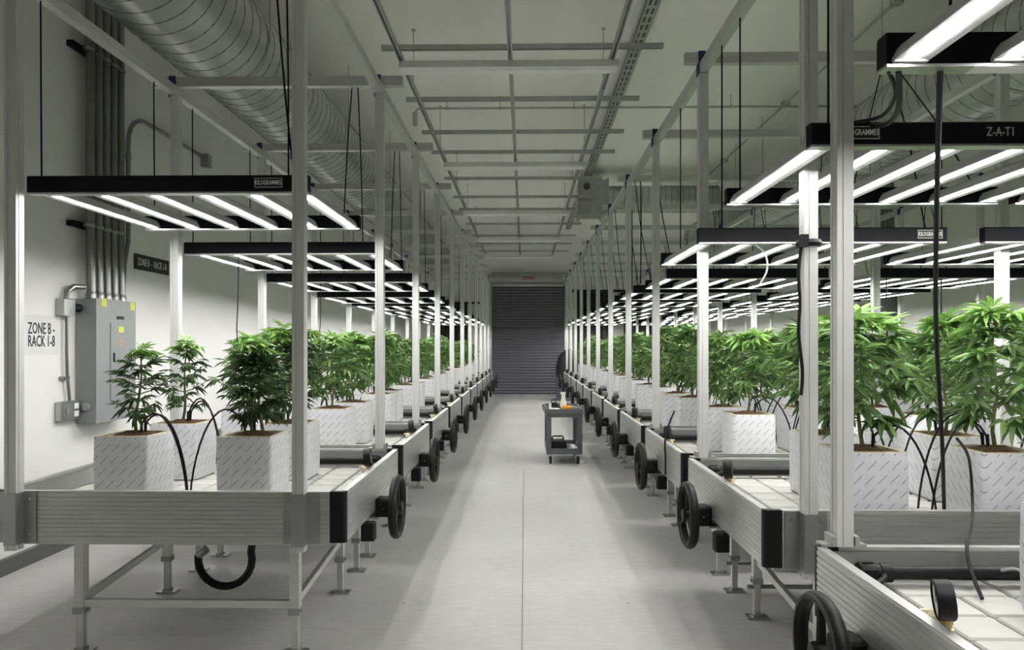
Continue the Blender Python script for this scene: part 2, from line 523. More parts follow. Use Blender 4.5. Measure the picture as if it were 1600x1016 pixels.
def bench_parts(W, s):
    """meshes of a bench of width W whose aisle end is at local x=0 and which runs towards s*x; local y from the near edge"""
    key = (round(W, 3), s)
    if key in bench_cache:
        return bench_cache[key]
    P = {}
    pf = rib_profile(0); cap = 0.075
    P['front_board'] = MB().prism([(d, z) for d, z in pf], 'x', s * cap, s * (W - cap)).mesh('front_board', 'alu_board')
    P['back_board'] = MB().prism([(BD - d, z) for d, z in pf], 'x', s * cap, s * (W - cap)).mesh('back_board', 'alu_board')
    P['end_aisle'] = MB().prism([(s * d, z) for d, z in pf], 'y', 0.034, BD - 0.034).mesh('end_board', 'alu_board')
    P['end_far'] = MB().prism([(s * (W - d), z) for d, z in pf], 'y', 0.034, BD - 0.034).mesh('end_board', 'alu_board')
    P['liner_back'] = MB().box(s * 0.036, BD - 0.0315, ZTRAY + .001, s * (W - 0.036), BD - 0.0285, ZT - 0.016).mesh('liner_sheet', 'liner_grey')
    P['liner_end'] = MB().box(s * (W - 0.0315), 0.036, ZTRAY + .001, s * (W - 0.0285), BD - 0.036, ZT - 0.016).mesh('liner_sheet', 'liner_grey')
    P['tie'] = MB().cyl((s * (0.25 - .05), 0, .165), (s * (W - 0.40), 0, .165), .012, 8).mesh('tie_rod', 'galv', True)
    # black corner pieces with a rounded outer corner
    cp = [(0.0, 0.034), (0.0, 0.020)] + [(0.020 - 0.020 * math.cos(t), 0.020 - 0.020 * math.sin(t)) for t in (0.4, 0.8, 1.2)] + [(0.020, 0), (cap, 0), (cap, 0.028), (0.030, 0.028), (0.030, 0.034)]
    for nm, fx, fy in (('c0', 0, 0), ('c1', 1, 0), ('c2', 0, 1), ('c3', 1, 1)):
        pts = [(s * (W - x if fx else x), (BD - y if fy else y)) for x, y in cp]
        P[nm] = MB().prism(pts, 'z', ZBOT - 0.002, ZT + 0.001).mesh('corner_cap', 'black')
    # tray with channels, and one tile
    P['tray'] = MB().box(s * 0.028, 0.028, ZTRAY - 0.022, s * (W - 0.028), BD - 0.028, ZTRAY - 0.010).mesh('tray_base', 'tray')
    nx = round((W - 0.06) / 0.175); ny = 8
    tw, td = (W - 0.06) / nx, (BD - 0.06) / ny
    P['grid'] = (nx, ny, tw, td)
    P['tile'] = MB().box(-tw / 2 + .006, -td / 2 + .006, -0.012, tw / 2 - .006, td / 2 - .006, 0, 0.006).mesh('tray_tile', 'tile')
    tm = MB()
    for i in range(nx):
        for j in range(ny):
            cx, cy = s * (0.03 + (i + .5) * tw), 0.03 + (j + .5) * td
            tm.box(cx - tw / 2 + .006, cy - td / 2 + .006, ZTRAY - .012, cx + tw / 2 - .006, cy + td / 2 - .006, ZTRAY)
    P['tiles'] = tm.mesh('tray_tiles', 'tile')
    # under-frame
    lx = (0.25, W - 0.40)
    ly = (0.05, 0.87, 1.28)
    P['lx'], P['ly'] = lx, ly
    P['support_rail'] = MB().box(s * 0.05, -0.02, ZBOT - 0.022, s * (W - 0.05), 0.02, ZBOT - 0.001).mesh('support_rail', 'alu')
    P['cross_bar'] = MB().box(s * (lx[0] + .022), -0.014, 0.215, s * (lx[1] - .022), 0.014, 0.250).mesh('cross_bar', 'alu')
    P['brace'] = MB().bar((0, ly[0] + .02, 0.245), (0, ly[1] - .024, 0.31), 0.024, 0.034).mesh('side_bar', 'alu')
    # drive
    P['gear'] = MB().box(s * -0.082, -0.05, -0.048, s * 0.0, 0.05, 0.052, 0.010).cyl((s * -0.085, 0, 0), (s * -0.112, 0, 0), 0.02, 10).mesh('gearbox', 'black', True, angle=0.5)
    P['bracket'] = MB().box(s * -0.02, -0.07, -0.055, s * 0.06, 0.07, -0.045).box(s * 0.0, 0.055, -0.055, s * 0.05, 0.075, 0.03).mesh('gear_bracket', 'galv')
    P['motor'] = MB().box(s * -0.045, -0.035, 0.43, s * 0.025, 0.035, ZBOT - 0.012, 0.008).mesh('motor_block', 'black')
    P['shaft'] = MB().cyl((s * 0.0, 0, 0.508), (s * W * 0.96, 0, 0.508), 0.011, 8).mesh('drive_shaft', 'galv')
    bench_cache[key] = P
    return P


def make_bench(X0, y0, W, s, label, group, detail=False, wheel_y=0.86, drive=True):
    P = bench_parts(W, s)
    b = thing('rolling_bench', label, 'bench', (X0, y0, 0), 0, group)
    link('front_board', P['front_board'], b)
    link('liner_sheet', P['liner_back'], link('back_board', P['back_board'], b))
    link('end_board', P['end_aisle'], b); link('liner_sheet', P['liner_end'], link('end_board', P['end_far'], b))
    if s > 0:
        for y in P['ly'][1:]:
            link('tie_rod', P['tie'], b, (0, y, 0))
    for k in ('c0', 'c1', 'c2', 'c3'):
        link('corner_cap', P[k], b)
    tr = link('tray', P['tray'], b)
    nx, ny, tw, td = P['grid']
    if detail:
        for i in range(nx):
            for j in range(ny):
                link('tray_tile', P['tile'], tr, (s * (0.03 + (i + .5) * tw), 0.03 + (j + .5) * td, ZTRAY))
    else:
        t = link('tray_tiles', P['tiles'], tr); t['kind'] = 'stuff'
    for x in P['lx']:
        for y in P['ly']:
            l = link('leg', LEG, b, (s * x, y, 0))
            link('collar', COLLAR, l); link('foot_plate', FOOT, l)
        link('side_bar', P['brace'], b, (s * x, 0, 0))
    for y in P['ly'][:2]:
        link('support_rail', P['support_rail'], b, (0, y, 0))
    link('cross_bar', P['cross_bar'], b, (0, P['ly'][0], 0))
    if not drive:
        return b
    w = link('handwheel', RIM, b, (s * -0.115, wheel_y, 0.546))
    link('spokes', SPOKE, w); link('hub', HUB, w)
    g = link('gearbox', P['gear'], b, (0, wheel_y, 0.546))
    link('gear_bracket', P['bracket'], g)
    link('screw', SCREW, g, (s * -0.045, -0.051, 0.0))
    link('motor_block', P['motor'], b, (0, wheel_y - 0.26, 0))
    link('drive_shaft', P['shaft'], b, (0, wheel_y, 0))
    return b


# irrigation header pipe with pressure gauge, one per bench
def gauge_meshes(s):
    case = MB().lathe([(0.001, -0.020), (0.046, -0.020), (0.050, -0.014), (0.050, 0.018), (0.047, 0.022), (0.043, 0.022), (0.043, 0.016), (0.001, 0.016)], 28, 'x')
    dial = MB().lathe([(0.001, 0.015), (0.043, 0.015), (0.043, 0.0175), (0.001, 0.0175)], 24, 'x')
    needle = MB().box(0.0175, -0.002, -0.006, 0.0188, 0.002, 0.034)
    stem = MB().lathe([(0.001, -0.100), (0.012, -0.100), (0.012, -0.085), (0.016, -0.083), (0.016, -0.070), (0.010, -0.068), (0.010, -0.060), (0.015, -0.058), (0.015, -0.046), (0.001, -0.046)], 10, 'z')
    return case.mesh('case', 'black', True), dial.mesh('dial', 'dial'), needle.mesh('needle', 'ink'), stem.mesh('stem', 'brass', True)


GAUGE = gauge_meshes(1)
VALVE = MB().lathe([(0.001, 0), (0.018, 0), (0.026, 0.012), (0.024, 0.03), (0.012, 0.042), (0.001, 0.044)], 10).box(-.035, -.006, .03, .035, .006, .042).mesh('valve', 'cream', True)
pipe_cache = {}


def make_pipe(X0, y0, W, s, side, ordn, where):
    key = (round(W, 3), s)
    if key not in pipe_cache:
        x0, x1, y, z = 0.17, W - 0.08, BD - 0.105, 0.715
        z = ZTRAY + 0.042
        body = MB().cyl((s * x0, 0, 0), (s * x1, 0, 0), 0.0225, 12)
        cap = MB().lathe([(0.001, -0.005), (0.031, -0.005), (0.034, 0), (0.034, 0.045), (0.028, 0.05), (0.028, 0.062), (0.031, 0.065), (0.031, 0.10), (0.001, 0.10)], 14, 'x')
        cap.v = [(s * (x0 - 0.06 + v[0]), v[1], v[2]) for v in cap.v]
        for k in range(7):
            a = 2 * PI * k / 7
            cap.box(s * (x0 - .055), math.cos(a) * .034 - .003, math.sin(a) * .034 - .003, s * (x0 - .018), math.cos(a) * .034 + .003, math.sin(a) * .034 + .003)
        elbow = MB().tube([(s * (x0 + .02), 0, 0), (s * (x0 - .005), -.05, -.003), (s * (x0 - .05), -.10, -.004), (s * 0.075, -0.30, -.012), (s * 0.06, -0.53, -.014)], 0.010, 8)
        riser = MB().tube([(s * 0.06, -0.53, -.012), (s * 0.06, -0.555, 0.0), (s * 0.06, -0.56, 0.006), (s * 0.06, -0.56, 0.012)], 0.010, 8)
        pipe_cache[key] = (body.mesh('pipe', 'black', True), cap.mesh('coupler', 'black', True), elbow.mesh('feed_hose', 'black', True), riser.mesh('riser', 'brass', True), y, z)
    body, cap, elbow, riser, y, z = pipe_cache[key]
    p = thing('irrigation_pipe', 'black water pipe with pressure gauge lying on the %s %s bench' % (ordn, where), 'pipe', (X0, y0 + y, z), 0, 'water pipes on the benches')
    link('pipe', body, p); link('coupler', cap, p); link('feed_hose', elbow, p); link('riser', riser, p)
    g = link('gauge', GAUGE[0], p, (s * 0.06, -0.56, 0.108), (0, 0.10 * s, math.radians(160 if s > 0 else 8)))
    link('dial', GAUGE[1], g); link('needle', GAUGE[2], g); link('stem', GAUGE[3], g)
    link('valve', VALVE, p, (s * 0.10, -0.44, 0.0))
    return p


# ================================================================== POSTS, RAILS, CROSSBARS
ZPOST = 3.09


def post_prof(h=0.0275, g=0.0035):
    p = []
    for (ax, ay), (bx, by) in (((-1, -1), (1, -1)), ((1, -1), (1, 1)), ((1, 1), (-1, 1)), ((-1, 1), (-1, -1))):
        nx, ny = (0, 1) if ay == by == -1 else (-1, 0) if ax == bx == 1 else (0, -1) if ay == by == 1 else (1, 0)
        p.append((ax * h, ay * h))
        for t0, ins in ((0.28, 0), (0.30, g), (0.36, g), (0.38, 0)):
            p.append(((ax + (bx - ax) * t0) * h + nx * ins, (ay + (by - ay) * t0) * h + ny * ins))
    return p


PP = post_prof()
POST_TOP = MB().prism(PP, 'z', ZT + 0.004, ZPOST).mesh('tube', 'alu_post')
POST_LONG = MB().prism(PP, 'z', 0.505, ZPOST).mesh('tube', 'alu_post')
POST_BASE = MB().box(-.075, -.018, ZT + .001, .075, .030, ZT + .010).box(-.045, -.034, ZT + .009, -.030, .034, ZT + .04).box(.030, -.034, ZT + .009, .045, .034, ZT + .04).mesh('foot_clamp', 'galv')
FLANGE = MB().prism([(-0.085, 0.030), (-0.085, 0.024), (-0.0285, 0.024), (-0.0285, -0.032), (0.0285, -0.032), (0.0285, 0.024), (0.085, 0.024), (0.085, 0.030)][::1] + [(0.0265, 0.030), (0.0265, -0.030), (-0.0265, -0.030), (-0.0265, 0.030)][::1], 'z', 0.53, 0.768).mesh('bracket', 'galv')
CLAMP = MB().prism([(-.033, ZPOST - .012), (-.028, ZPOST - .012), (-.028, ZPOST + .0585), (.010, ZPOST + .0585), (.010, ZPOST + .128), (-.033, ZPOST + .128)], 'y', -.034, -.0275).box(-.033, -.0275, ZPOST - .012, -.028, .03, ZPOST + .0585).mesh('clamp', 'blue')


def make_post(x, y, label, group, bracket=False):
    p = thing('support_post', label, 'post', (x, y, 0), 0, group)
    link('tube', POST_LONG if bracket else POST_TOP, p)
    if bracket:
        br = link('bracket', FLANGE, p)
        for dx in (-.06, .06):
            for z in (0.57, 0.735):
                link('screw', SCREW, br, (dx, 0.0225, z))
    else:
        link('foot_clamp', POST_BASE, p)
    link('clamp', CLAMP, p)
    return p


# left aisle / wall posts and right aisle / middle / far posts
NL, NR = 10, 11
LX0, LW = -0.83, 1.67
RX0, RW = 0.985, 1.93
BX0, BW = 2.98, 1.80
LY = [3.31 + PERIOD * k for k in range(NL)]
RY = [1.07] + [2.97 + PERIOD * k for k in range(NR - 1)]
RY = [y for y in RY if y + BD < YB - 0.1]

for k, y in enumerate(LY):
    make_bench(LX0, y, LW, -1, 'silver rolling bench with black handwheel, %s from the camera left of the aisle' % ORD[k], 'rolling benches', k == 0, 0.70 if k == 0 else 0.80)
    make_pipe(LX0, y, LW, -1, 'left', ORD[k], 'left')
for k, y in enumerate(RY):
    make_bench(RX0, y, RW, 1, 'silver rolling bench with black handwheel, %s from the camera right of the aisle' % ORD[k], 'rolling benches', k < 2, 1.05 if k == 0 else 0.87)
    make_pipe(RX0, y, RW, 1, 'right', ORD[k], 'right aisle-side')
for k, y in enumerate(RY):
    make_bench(BX0, y, BW, 1, 'silver rolling bench behind the right aisle row, %s from the camera' % ORD[k], 'rolling benches', False, 0.87, False)

make_post(-1.035, 3.279, 'nearest silver post bracketed to the front of the first left bench, aisle side', 'support posts', True)
make_post(-2.365, 3.279, 'silver post bracketed to the front of the first left bench, wall side', 'support posts', True)
for k, y in enumerate(LY):
    yy = y + BD - 0.02
    make_post(-0.95, yy, 'silver post on the far edge of the %s left bench, aisle side' % ORD[k], 'support posts')
    make_post(-2.30, yy, 'silver post on the far edge of the %s left bench, wall side' % ORD[k], 'support posts')
make_post(1.155, 2.939, 'silver post bracketed to the front of the second right bench, aisle side', 'support posts', True)
for k, y in enumerate(RY):
    yy = y + BD - 0.02
    make_post(1.075, yy, 'silver post on the far edge of the %s right bench, aisle side' % ORD[k], 'support posts')
    if k > 0:
        make_post(2.86, yy, 'silver post between the two right bench rows, far edge of the %s bench' % ORD[k], 'support posts')
        make_post(4.68, yy, 'silver post on the wall side of the right rows, far edge of the %s bench' % ORD[k], 'support posts')

RT = 0.003
rail_me = MB().box(-.026, 3.2, ZPOST + .002, .026, 19.9, ZPOST + .058).mesh('overhead_rail', 'alu')
rail_me2 = MB().box(-.026, 0.4, ZPOST + .002, .026, 19.9, ZPOST + .058).mesh('overhead_rail', 'alu')
single('overhead_rail', rail_me, 'long silver rail on the left posts beside the aisle', 'rail', (-0.95, 0, 0), group='overhead rails')
single('overhead_rail', MB().box(-.026, 1.5, ZPOST + .002, .026, 19.9, ZPOST + .058).mesh('overhead_rail', 'alu'), 'long silver rail on the left posts nearest the left wall', 'rail', (-2.30, 0, 0), group='overhead rails')
single('overhead_rail', rail_me2, 'long silver rail on the right posts beside the aisle', 'rail', (1.075, 0, 0), group='overhead rails')
single('overhead_rail', rail_me2, 'long silver rail on the middle posts of the right rows', 'rail', (2.86, 0, 0), group='overhead rails')
single('overhead_rail', rail_me2, 'long silver rail on the far right posts by the wall', 'rail', (4.68, 0, 0), group='overhead rails')


def channel(x0, x1, z0, z1):
    return MB().prism([(-.026, z0), (.026, z0), (.026, z1), (.020, z1), (.020, z0 + .006), (-.020, z0 + .006), (-.020, z1), (-.026, z1)], 'x', x0, x1)


zc0 = ZPOST + .060
cl = MB().box(-2.46, -.026, zc0, -0.80, .026, zc0 + .062).mesh('crossbar', 'alu')
cr = MB().box(0.965, -.026, zc0, 4.80, .026, zc0 + .062).mesh('crossbar', 'alu')
CBL = [3.279] + [y + BD - .02 for y in LY]
CBR = [0.95] + [y + BD - .02 for y in RY]
single('crossbar', cl, 'silver overhead crossbar on the two nearest left posts', 'crossbar', (0, 3.279, 0), group='overhead crossbars')
single('crossbar', cr, 'silver overhead crossbar nearest the camera above the first right bench', 'crossbar', (0, 0.95, 0), group='overhead crossbars')
for k, y in enumerate(LY):
    single('crossbar', cl, 'silver overhead crossbar above the far edge of the %s left bench' % ORD[k], 'crossbar', (0, y + BD - .02, 0), group='overhead crossbars')
for k, y in enumerate(RY):
    single('crossbar', cr, 'silver overhead crossbar above the far edge of the %s right bench' % ORD[k], 'crossbar', (0, y + BD - .02, 0), group='overhead crossbars')

# ================================================================== GROW LIGHTS
FW, FL = 1.33, 1.10
END_BAR = MB().prism([(0, 0), (0.05, 0), (0.05, 0.078), (0.006, 0.078), (0, 0.072)], 'x', 0, FW).mesh('end_bar', 'powder')
END_BAR_FAR = MB().prism([(FL - 0.05, 0), (FL, 0), (FL, 0.072), (FL - 0.006, 0.078), (FL - 0.05, 0.078)], 'x', 0, FW).mesh('end_bar', 'powder')
LIP = MB().box(0, -0.001, -0.008, FW, 0.052, -0.0005).mesh('lip', 'galv')
LIP_FAR = MB().box(0, FL - .052, -0.008, FW, FL + .001, -0.0005).mesh('lip', 'galv')
BAR = MB().prism([(-0.044, -0.002), (-0.044, 0.004), (-0.030, 0.030), (-0.018, 0.042), (0.018, 0.042), (0.030, 0.030), (0.044, 0.004), (0.044, -0.002), (0.016, 0.003), (-0.016, 0.003)], 'y', 0.0525, FL - 0.0525).mesh('light_bar', 'bar_housing')
LED = MB().box(-0.0135, 0.075, -0.0002, 0.0135, FL - 0.075, 0.0026).mesh('led_strip', 'led')
BARCAP = MB().prism([(-0.042, -0.005), (0.042, -0.005), (0.030, 0.030), (0.018, 0.043), (-0.018, 0.043), (-0.030, 0.030)], 'y', 0, 0.012).mesh('end_cap', 'bar_housing')
LOGO_PLATE = MB().box(-.066, -.0012, -.023, .066, 0, .023).mesh('logo_plate', 'letter_grey')
LOGO_FIELD = MB().box(-.062, -.0018, -.019, .062, -.0012, .019).mesh('logo_field', 'sign_black')
HANG = {}


def make_light(x, y, z, label, group, logo=None, code=None, cb=(), rail=0.0, plate=False):
    f = thing('grow_light', label, 'grow light', (x, y, z), 0, group)
    e = link('end_bar', END_BAR, f); link('lip', LIP, e)
    e2 = link('end_bar', END_BAR_FAR, f); link('lip', LIP_FAR, e2)
    for i in range(6):
        b = link('light_bar', BAR, f, (0.055 + i * (FW - 0.11) / 5, 0, 0.006))
        link('led_strip', LED, b); link('end_cap', BARCAP, b, (0, 0.052, 0)); link('end_cap', BARCAP, b, (0, FL - .064, 0))
    top = zc0 - 0.0045 - z - 0.076
    for edge in (0, 1):
        for hy in (0.03, FL - 0.03):
            if edge == 0:
                hx = min(max(rail - x, 0.05), FW - 0.05); dx, dy, tp = rail - x - hx, 0.0, ZPOST - .003 - z - .076
            else:
                hx, dx, tp = FW - 0.10, (0.02 if hy < .5 else -0.02), top
                dy = min(cb, key=lambda q: abs(q - y - hy) + (0.3 if (q - y - FL / 2) * (hy - FL / 2) < 0 else 0)) - y - hy
            key = (round(tp, 3), round(dx, 3), round(dy, 2))
            if key not in HANG:
                HANG[key] = MB().tube([(0, 0, 0), (dx * .6, dy * .45, tp * .5), (dx, dy, tp)], 0.0042, 5).mesh('hanger_cable', 'black')
            link('hanger_cable', HANG[key], f, (hx, hy, 0.076))
    if logo is not None:
        lp = link('logo_plate', LOGO_PLATE, f, (logo, -0.0002, 0.040))
        link('logo_field', LOGO_FIELD, lp)
        text('lettering', 'KILOGRAMMES', 0.030, 'letter_white', lp, (0, -0.0022, 0), (PI / 2, 0, 0), 0.62)
    if code:
        text('lettering', code, 0.044, 'letter_grey', f, (code_x, -0.0008, 0.040), (PI / 2, 0, 0), 0.74)
    if plate:
        link('rating_label', MB().box(.22, FL - .047, -.0095, .40, FL - .006, -.0081).mesh('rating_label', 'letter_white'), f)
    return f


code_x = 0.655
zl = [2.172, 2.083, 2.025, 1.992] + [1.98] * 10
for k in range(NL):
    yy = 3.335 if k == 0 else LY[k - 1] + BD + 0.18
    make_light(-2.345, yy, zl[k], 'black framed grow light with six bars over the %s left bench' % ORD[k], 'grow lights', 1.145 if k == 0 else None, cb=CBL, rail=-2.30)
ra = [(0.905, 0.76, 2.155), (1.005, 2.53, 2.155), (0.943, 3.90, 2.01), (1.185, 5.98, 2.012)] + [(1.14, 5.98 + 1.55 * j, 2.005) for j in range(1, 9)]
for k, (x, y, z) in enumerate(ra):
    if y + FL > YB - .5:
        continue
    make_light(x, y, z, 'black framed grow light with six bars, %s from the camera beside the right aisle' % ORD[k], 'grow lights',
               0.17 if k == 1 else (1.24 if k == 2 else None), 'Z-A-T1' if k == 1 else None, plate=(k == 0), cb=CBR, rail=1.075)
rb = [(2.42, 2.53, 2.155), (2.476, 3.90, 2.01), (2.895, 5.98, 2.012)] + [(2.89, 5.98 + 1.55 * j, 2.005) for j in range(1, 9)]
for k, (x, y, z) in enumerate(rb):
    if y + FL > YB - .5:
        continue
    make_light(x, y, z, 'black framed grow light with six bars, %s from the camera in the wall-side right row' % ORD[k], 'grow lights', cb=CBR, rail=2.86)

# ================================================================== PLANTS
rnd = random.Random(7)


def leaf_geo(size, droop, curl, nl=7):
    """palmate leaf: petiole base at origin, pointing along +y; returns verts, faces"""
    vs, fs = [], []
    spec = {7: [(-105, .34), (-66, .66), (-31, .90), (0, 1.0), (31, .90), (66, .66), (105, .34)], 5: [(-70, .55), (-33, .88), (0, 1.0), (33, .88), (70, .55)]}[nl]
    for a, l in spec:
        a = math.radians(a); L_ = l * size; w = L_ * 0.100 + size * 0.012
        d = Vector((math.sin(a), math.cos(a), 0)); n = Vector((d.y, -d.x, 0))
        def pt(t, lat, up):
            q = d * (L_ * t) + n * lat
            q.z = up - droop * L_ * t * t
            return q
        o = len(vs)
        vs += [pt(0, 0, 0), pt(.42, -w, curl * w), pt(.45, 0, -curl * w * .6), pt(.42, w, curl * w), pt(.74, -w * .72, curl * w * .5), pt(.74, w * .72, curl * w * .5), pt(1, 0, 0)]
        fs += [(o, o + 2, o + 1), (o, o + 3, o + 2), (o + 1, o + 2, o + 4), (o + 2, o + 3, o + 5), (o + 2, o + 6, o + 4), (o + 2, o + 5, o + 6)]
    return vs, fs


LEAF_GEO = [leaf_geo(1.0, .22, .5), leaf_geo(1.0, .40, .8), leaf_geo(1.0, .08, .3, 5), leaf_geo(1.0, .50, .6, 5)]


def leaf_mesh_obj(i, material):
    m = MB(); m.add(*LEAF_GEO[i])
    return m.mesh('leaf', material, recalc=False)


M['leaf_young'] = leaf_material('leaf_young_green', (0.17, 0.32, 0.075), (0.25, 0.43, 0.11), (0.34, 0.52, 0.16))
LEAF_ME = {mm: [leaf_mesh_obj(i, mm) for i in range(4)] for mm in ('leaf', 'leaf_dark', 'leaf_young')}


def plant_layout(seed, H, R, dens=1.0, nstems=1):
    """returns stems (list of (pts, radii)) and leaves (list of (pos, yaw, pitch, roll, size, kind))"""
    r = random.Random(seed); stems = []; leaves = []
    for si in range(nstems):
        bx, by = (0, 0) if nstems == 1 else (r.uniform(-.04, .04), r.uniform(-.04, .04))
        top = Vector((bx + r.uniform(-.03, .03) * (1 + si), by + r.uniform(-.03, .03), H * (1 if si == 0 else r.uniform(.78, .93))))
        base = Vector((bx, by, -0.01))
        n = 9
        sp_ = [base.lerp(top, i / (n - 1)) + Vector((math.sin(i * 1.3 + seed) * .008, math.cos(i * 1.7 + seed) * .008, 0)) for i in range(n)]
        stems.append((sp_, [0.0095 * (1 - .72 * i / (n - 1)) for i in range(n)]))
        nodes = 10
        a0 = r.uniform(0, 6)
        for k in range(nodes):
            t = 0.20 + 0.78 * k / (nodes - 1)
            p = base.lerp(top, t)
            spread = R * 1.62 * (0.55 + 0.45 * (t - .2) / .2 if t < .4 else 1.0 - 0.72 * ((t - .4) / .6) ** .8)
            a0 += 1.57 + r.uniform(-.3, .3)
            for sgn in (0, PI):
                a = a0 + sgn + r.uniform(-.3, .3)
                bl = spread * r.uniform(.55, .95) * .75
                rise = bl * r.uniform(.15, .60) if t > .3 else bl * r.uniform(.05, .4)
                tip = p + Vector((math.cos(a) * bl, math.sin(a) * bl, rise))
                if tip.z > H * .95:
                    tip.z = H * .95
                mid = p.lerp(tip, .5) + Vector((0, 0, -.012))
                stems.append(([p, mid, tip], [.0042, .0034, .0022]))
                # fan leaf at the node
                fs_ = R * r.uniform(.48, .66)
                leaves.append((p.lerp(tip, .35), a + r.uniform(-.6, .6), r.uniform(-.15, .40) - (.40 if t < .40 else 0), r.uniform(-.4, .4), fs_, r.choice((0, 1))))
                m = max(1, int(round(r.uniform(3.2, 5.6) * dens)))
                for q in range(m):
                    u = .45 + .55 * (q + .7) / m
                    leaves.append((p.lerp(tip, u) + Vector((0, 0, r.uniform(-.005, .012))), a + r.uniform(-1.4, 1.4), r.uniform(-.30, .60) - (.30 if t < .35 else 0), r.uniform(-.5, .5), R * r.uniform(.28, .50), r.choice((0, 1, 2, 3))))
        # crown
        for q in range(7):
            leaves.append((top + Vector((0, 0, .012 - .010 * q)), a0 + q * 2.4, r.uniform(.25, .75) - q * .07, r.uniform(-.2, .2), R * r.uniform(.34, .55), r.choice((0, 2))))
    return stems, leaves


def leaf_matrix(l):
    pos, yaw, pitch, roll, size, kind = l
    return Matrix.Translation(pos) @ Matrix.Rotation(yaw - PI / 2, 4, 'Z') @ Matrix.Rotation(pitch, 4, 'X') @ Matrix.Rotation(roll, 4, 'Y') @ Matrix.Scale(size, 4)


def foliage_mesh(leaves, material):
    m = MB()
    for l in leaves:
        mt = leaf_matrix(l); vs, fs = LEAF_GEO[l[5]]
        m.add([mt @ v for v in vs], fs)
    return m.mesh('foliage', material, recalc=False)


def stem_mesh(stems, material='stem'):
    m = MB()
    for i, (p, rr) in enumerate(stems):
        m.tube(p, 0, 6 if len(p) > 3 else 4, rr)
    return m.mesh('stem', material, True)


POT = 0.28; PH = 0.325


def pot_meshes():
    h = POT / 2; t = 0.006
    def ring(z, i, n=6, bulge=0.0):
        pts = []
        rr = 0.018
        e = h - i + bulge
        for cx, cy, a in ((e - rr, -e + rr, -PI / 2), (e - rr, e - rr, 0), (-e + rr, e - rr, PI / 2), (-e + rr, -e + rr, PI)):
            for k in range(3):
                b = a + k * PI / 4
                pts.append((cx + rr * math.cos(b), cy + rr * math.sin(b), z))
        return pts
    rings = [ring(0.006, .004), ring(0.03, 0), ring(0.16, 0, bulge=.002), ring(PH - .01, 0), ring(PH, .001), ring(PH, t), ring(PH - .03, t)]
    m = MB(); n = 12
    vs = [p for r_ in rings for p in r_]; fs = [tuple(range(n))]
    for q in range(len(rings) - 1):
        for i in range(n):
            j = (i + 1) % n
            fs.append((q * n + i, q * n + j, (q + 1) * n + j, (q + 1) * n + i))
    m.add(vs, fs)
    wrap = m.mesh('wrapped_block', 'wrap', True, angle=0.9)
    lin = MB()
    for a, b, c_, d in ((-h + t, -h + t, h - t, -h + .022), (-h + t, h - .022, h - t, h - t), (-h + t, -h + .022, -h + .022, h - .022), (h - .022, -h + .022, h - t, h - .022)):
        lin.box(a, b, PH - .028, c_, d, PH + .004)
    liner = lin.mesh('liner', 'cream')
    soil = MB(); g = 12; r = random.Random(3); e = h - .0225
    vs = []
    for i in range(g + 1):
        for j in range(g + 1):
            x, y = -e + 2 * e * i / g, -e + 2 * e * j / g
            d = math.hypot(x, y) / e
            vs.append((x, y, PH - .014 + max(0, .032 * (1 - d * d)) + r.uniform(-.006, .006)))
    soil.add(vs, [(i * (g + 1) + j, (i + 1) * (g + 1) + j, (i + 1) * (g + 1) + j + 1, i * (g + 1) + j + 1) for i in range(g) for j in range(g)])
    so = soil.mesh('soil', 'soil', True, recalc=False, angle=1.2)
    slat = MB().box(-h * .95, -.014, 0.0, h * .95, .014, .006).mesh('base_slat', 'black')
    return wrap, liner, so, slat


WRAP, LINER, SOIL, BSLAT = pot_meshes()
SOIL_Z = PH + 0.012

# shared far-plant variants
variants = []
for i in range(6):
    st, lv = plant_layout(100 + i, 0.49 + 0.03 * (i % 3), 0.245 + .015 * (i % 2), 1.45)
    variants.append((stem_mesh(st), foliage_mesh(lv, 'leaf')))


def make_plant(x, y, label, seed, H=None, R=None, detail=False, material='leaf', dens=1.0, rot=0.0, scale=1.0, nst=1, potrot=0.0):
    p = thing('potted_plant', label, 'plant', (x, y, ZTRAY + .0005), potrot, 'potted plants on the benches')
    link('wrapped_block', WRAP, p); link('liner', LINER, p); link('soil', SOIL, p); link('base_slat', BSLAT, p, (0, -.10, 0)); link('base_slat', BSLAT, p, (0, .10, 0))
    if detail:
        st, lv = plant_layout(seed, H, R, dens, nst)
        s = link('stem', stem_mesh(st, 'stem'), p, (0, 0, SOIL_Z))
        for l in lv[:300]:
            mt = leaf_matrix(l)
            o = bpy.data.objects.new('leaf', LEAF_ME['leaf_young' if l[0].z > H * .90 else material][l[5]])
            C.objects.link(o); o.parent = s
            o.location = mt.to_translation(); o.rotation_euler = mt.to_euler(); o.scale = (l[4],) * 3
    else:
        a, b = variants[seed % len(variants)]
        s = link('stem', a, p, (0, 0, SOIL_Z), (0, 0, rot), (scale,) * 3)
        f = link('foliage', b, s); f['kind'] = 'stuff'
    return p


